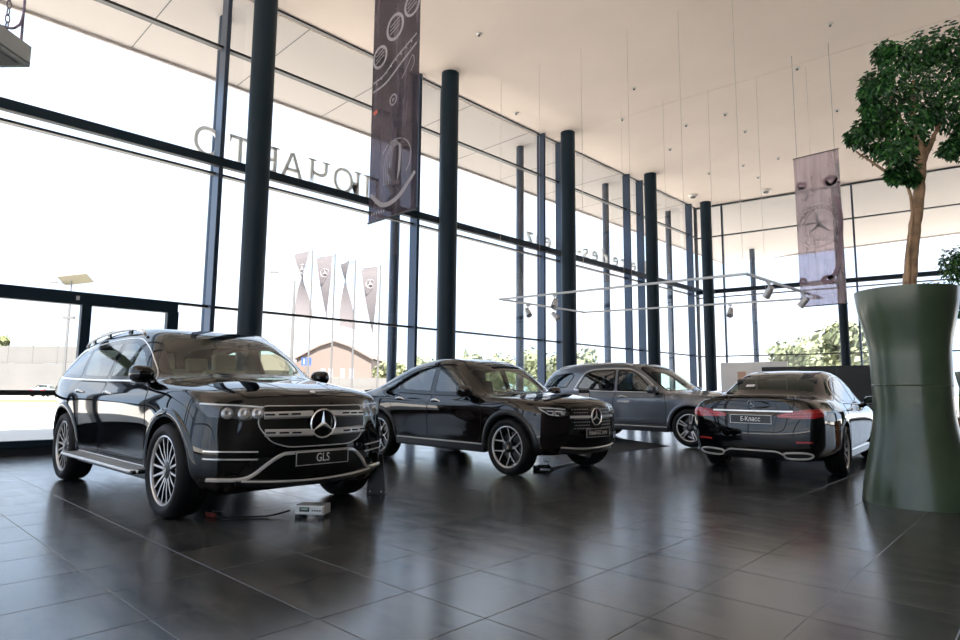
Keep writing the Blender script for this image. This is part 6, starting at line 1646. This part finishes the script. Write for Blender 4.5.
# hanging luminaire cut by the frame, on a chain
K = floor_point(30, 67.5, 2.92); KA = floor_point(0, 47, 2.92); KB = floor_point(0, 68, 2.92)
da = (KA - K).normalized(); db = Vector((-da.y, da.x, 0)); db = db if db.dot(KB - K) > 0 else -db
M_lum = mat('grey_luminaire', (0.50, 0.53, 0.52), .45)
lu = empty('hanging_luminaire', tuple(K)); tag(lu, 'grey box luminaire hung on a chain beside the entrance', 'ceiling light')
mb = MB(); h_ = .125
mb.add([tuple(v) for v in [Vector((0, 0, 0)), da * 1.3, da * 1.3 + db * .6, db * .6]] + [tuple(v + Vector((0, 0, h_))) for v in [Vector((0, 0, 0)), da * 1.3, da * 1.3 + db * .6, db * .6]], [(3, 2, 1, 0), (4, 5, 6, 7), (0, 1, 5, 4), (1, 2, 6, 5), (2, 3, 7, 6), (3, 0, 4, 7)]); mb.build('housing', M_lum, lu, bevel=.004)
mb = MB(); o_ = Vector((0, 0, -.003)); mb.add([tuple(da * .03 + db * .03 + o_), tuple(da * 1.27 + db * .03 + o_), tuple(da * 1.27 + db * .57 + o_), tuple(da * .03 + db * .57 + o_)], [(0, 1, 2, 3)]); mb.build('diffuser', mat('dark_louvre', (.10, .11, .115), .5), lu)
mb = MB(); mb.tube([tuple(da * .01 - db * .004 + Vector((0, 0, .02))), tuple(da * 1.28 - db * .004 + Vector((0, 0, .02)))], .006, 5); mb.build('edge_bead', M_lum, lu)
cp = da * .16 + db * .02; M_chain = mat('chain_steel', (.16, .15, .18), .35, .8)
for k in range(14):
    mb = MB(); z = h_ + .03 + k * .042; R_ = Matrix.Rotation((k % 2) * pi / 2 + .4, 3, 'Z')
    mb.tube([tuple(cp + Vector((0, 0, z)) + R_ @ Vector((.011 * cos(t), 0, .025 * sin(t)))) for t in [2 * pi * i / 12 for i in range(13)]], .0035, 6, cap=False); mb.build('chain_link', M_chain, lu, smooth=True)
mb = MB(); mb.tube([tuple(cp + Vector((0, 0, h_ + .03 + 14 * .042 - .02))), tuple(cp + Vector((0, 0, ZC - K.z)))], .005, 6); mb.build('suspension_wire', M_chain, lu)
pts = [cp * 1.5 + Vector((0, 0, h_)), cp + Vector((0, 0, h_ + .02)), cp - da * .06 + Vector((0, 0, h_ + .06)), cp - da * .10 + Vector((0, 0, h_ + .16)), cp - da * .10 + Vector((0, 0, h_ + .5)), cp - da * .06 + Vector((0, 0, ZC - K.z))]
mb = MB(); mb.tube([tuple(p) for p in spline(pts, 6)], .007, 7); mb.build('power_cable', mat('mauve_cable', (.30, .24, .34), .5), lu, smooth=True)

# ------------------------------------------------------------------ things on the floor
# battery charger under the nose of the black suv
p = floor_point(309, 518.5); ch = empty('battery_charger', tuple(p), radians(38)); ch.scale = (.86, .86, .80); tag(ch, 'small grey battery charger with a display on the floor under the suv nose', 'charger')
M_chg = mat('charger_silver', (0.46, 0.47, 0.46), .35, .5)
mb = MB(); mb.box((0, .10, .085), (.30, .20, .10)); cb = mb.build('case', M_chg, ch, bevel=.012)
mb = MB(); mb.box((0, -.004, .085), (.28, .02, .085)); fp = mb.build('front_panel', M_chg, ch, bevel=.006)
mb = MB(); mb.box((-.045, -.016, .095), (.10, .006, .045)); d_ = mb.build('display', M_frameblk, fp)
mb = MB(); mb.box((-.045, -.0205, .100), (.07, .003, .018)); mb.build('display_digits', mat('lcd_green', (.25, .38, .30), .4), d_)
mb = MB()
for k in range(4): mb.box((.04 + k * .025, -.016, .085), (.016, .006, .014))
mb.build('button_row', M_frameblk, fp)
for x in (-.12, .12):
    mb = MB(); mb.box((x, .02, .018), (.05, .05, .036)); mb.build('foot', M_trim, ch, bevel=.006)
    mb = MB(); mb.box((x, .18, .018), (.05, .05, .036)); mb.build('foot', M_trim, ch, bevel=.006)
cq = [floor_point(x, y, .012) for x, y in ((290, 515), (268, 516), (246, 517), (225, 518), (214, 515))]
cq[0].z = .05
mb = MB(); mb.tube([tuple(v) for v in spline(cq, 6)], .008, 7); o = mb.build('charger_cable', M_trim, smooth=True); tag(o, 'black cable running from the battery charger towards the front wheel', 'cable')
p = floor_point(211, 517); cl_ = empty('charger_clamp', tuple(p), .3); tag(cl_, 'small red and black charger clamp lying by the front tyre', 'clamp')
for k, (m_, dy) in enumerate(((mat('clamp_red', (.20, .03, .02), .5), .0), (M_trim, .07))):
    mb = MB(); mb.box((0, dy, .02), (.11, .022, .03)); mb.tube([(-.05, dy, .02), (-.09, dy + .02, .03)], [.012, .006], 8); mb.build('clamp_jaw', m_, cl_, bevel=.004)
# black tapered stand beside the far front wheel
p = floor_point(376, 494); sd_ = empty('display_stand', (p.x, p.y, 0), radians(40)); tag(sd_, 'black tapered sheet-metal stand foot beside the black suv front wheel', 'stand')
mb = MB(); mb.prism([(-.10, 0), (.10, 0), (.065, .42), (-.065, .42)], .02, Matrix.Translation((0, 0, 0)) @ Matrix.Rotation(pi / 2, 4, 'X')); sp_ = mb.build('foot_panel', M_trim, sd_)
mb = MB(); mb.box((0, .05, .006), (.20, .12, .012)); mb.build('base_plate', M_trim, sd_)
for x in (-.06, .06):
    mb = MB(); mb.lathe([(0, -.03), (.007, -.028), (.009, -.02)], 10, axis='Y', loc=(x, 0, .03)); mb.build('bolt', M_chrome, sp_)
# parts under the coupe suv: clamp and cable cover strip
a, b = floor_point(551, 469.5), floor_point(598, 457); d = b - a
mb = MB(); mb.box((0, 0, .012), (d.length, .05, .024)); o = mb.build('cable_cover', mat('pale_strip', (.55, .54, .52), .4, .3), loc=tuple((a + b) / 2), rot=(0, 0, atan2(d.y, d.x)), bevel=.006); o.location.z = 0; tag(o, 'pale floor cable cover strip under the nose of the coupe suv', 'cable cover')
p = floor_point(544, 470); wk = empty('cable_bundle', (p.x, p.y, 0), .5); tag(wk, 'small dark charger lead bundle beside the coupe suv front wheel', 'cable bundle')
mb = MB(); mb.tube([(.12 * cos(t) * (1 - t / 30), .07 * sin(t), .02 + t * .004) for t in [k * .5 for k in range(26)]], .012, 6); mb.build('coil', M_trim, wk, smooth=True)
mb = MB(); mb.box((-.10, -.02, .03), (.10, .06, .06)); mb.build('plug', M_trim, wk, bevel=.01)
mb = MB(); mb.tube([(.05, 0, .06), (.06, .0, .11), (.0, .01, .12)], .006, 6); mb.build('hook', M_chrome, wk, smooth=True)
# dark carpet beneath the grey suv
mc = [floor_point(x, y) for x, y in ((668, 446.5), (640, 451.5), (600, 454.5))]
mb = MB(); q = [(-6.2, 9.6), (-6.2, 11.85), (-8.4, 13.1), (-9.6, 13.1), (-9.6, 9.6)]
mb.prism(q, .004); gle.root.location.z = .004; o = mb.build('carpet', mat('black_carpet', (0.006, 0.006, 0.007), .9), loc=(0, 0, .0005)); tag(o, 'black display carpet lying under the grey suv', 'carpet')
# info card on a slim stand between the coupe suv and the grey suv
p = Vector((-6.55, 9.35, 0)); ic = empty('info_stand', tuple(p), .75); tag(ic, 'slim floor stand with a small white price card behind the coupe suv', 'info stand')
mb = MB(); mb.lathe([(0, .02), (.15, .018), (.16, .0)], 24); mb.build('base', M_trim, ic, smooth=True)
mb = MB(); mb.tube([(0, 0, .01), (0, 0, .95)], .012, 8); mb.build('post', M_trim, ic, smooth=True)
mb = MB(); mb.box((0, 0, 1.03), (.20, .02, .20)); cd = mb.build('card_holder', M_trim, ic, bevel=.004)
mb = MB(); mb.box((0, -.012, 1.005), (.18, .004, .12)); mb.build('price_card', M_white, cd)
# partitions in front of the far glass wall
def partition(x0, x1, y, h, m, label, name, n):
    e = empty(name, (x0, y, 0)); tag(e, label, 'partition')
    for k in range(n):
        w_ = (x1 - x0) / n; mb = MB(); mb.box((w_ * (k + .5), 0, h / 2), (w_ - .01, .08, h)); mb.build('panel', m, e, bevel=.006)
    return e
partition(-9.95, -7.55, 23.2, 2.22, mat('white_panel', (.80, .77, .73), .5), 'white panel partition in front of the far glass wall', 'white_partition', 2)
partition(-8.0, -3.4, 22.0, 1.98, mat('black_panel', (.012, .012, .013), .5), 'long black panel partition behind the black saloon', 'black_partition', 4)
mb = MB(); mb.box((-9.15, 23.14, 1.5), (.30, .02, .75)); o = mb.build('poster', mat('peach_poster', (.62, .38, .26), .6)); tag(o, 'small peach poster on the white partition', 'poster')
# parked car on the forecourt
def parked(px, d, rz, paint, label):
    s = copy_tree(ecl.root, None, tuple(at(px, d)), rz); s.name = 'parked_car'; tag(s, label, 'car')
    for c_ in s.children:
        if c_.data and c_.data.materials and c_.data.materials[0] == M_black:
            c_.material_slots[0].link = 'OBJECT'; c_.material_slots[0].material = paint
        if c_.name.startswith('licence'):
            for q_ in list(c_.children): bpy.data.objects.remove(q_, do_unlink=True)
parked(50, 74, 2.6, mat('silver_blue_paint', (.35, .38, .45), .3, .6, 1), 'silver blue car parked far outside beyond the entrance doors')
parked(312, 57, 2.2, mat('graphite_paint', (.10, .11, .13), .3, .6, 1), 'graphite car parked outside below the blue road sign')
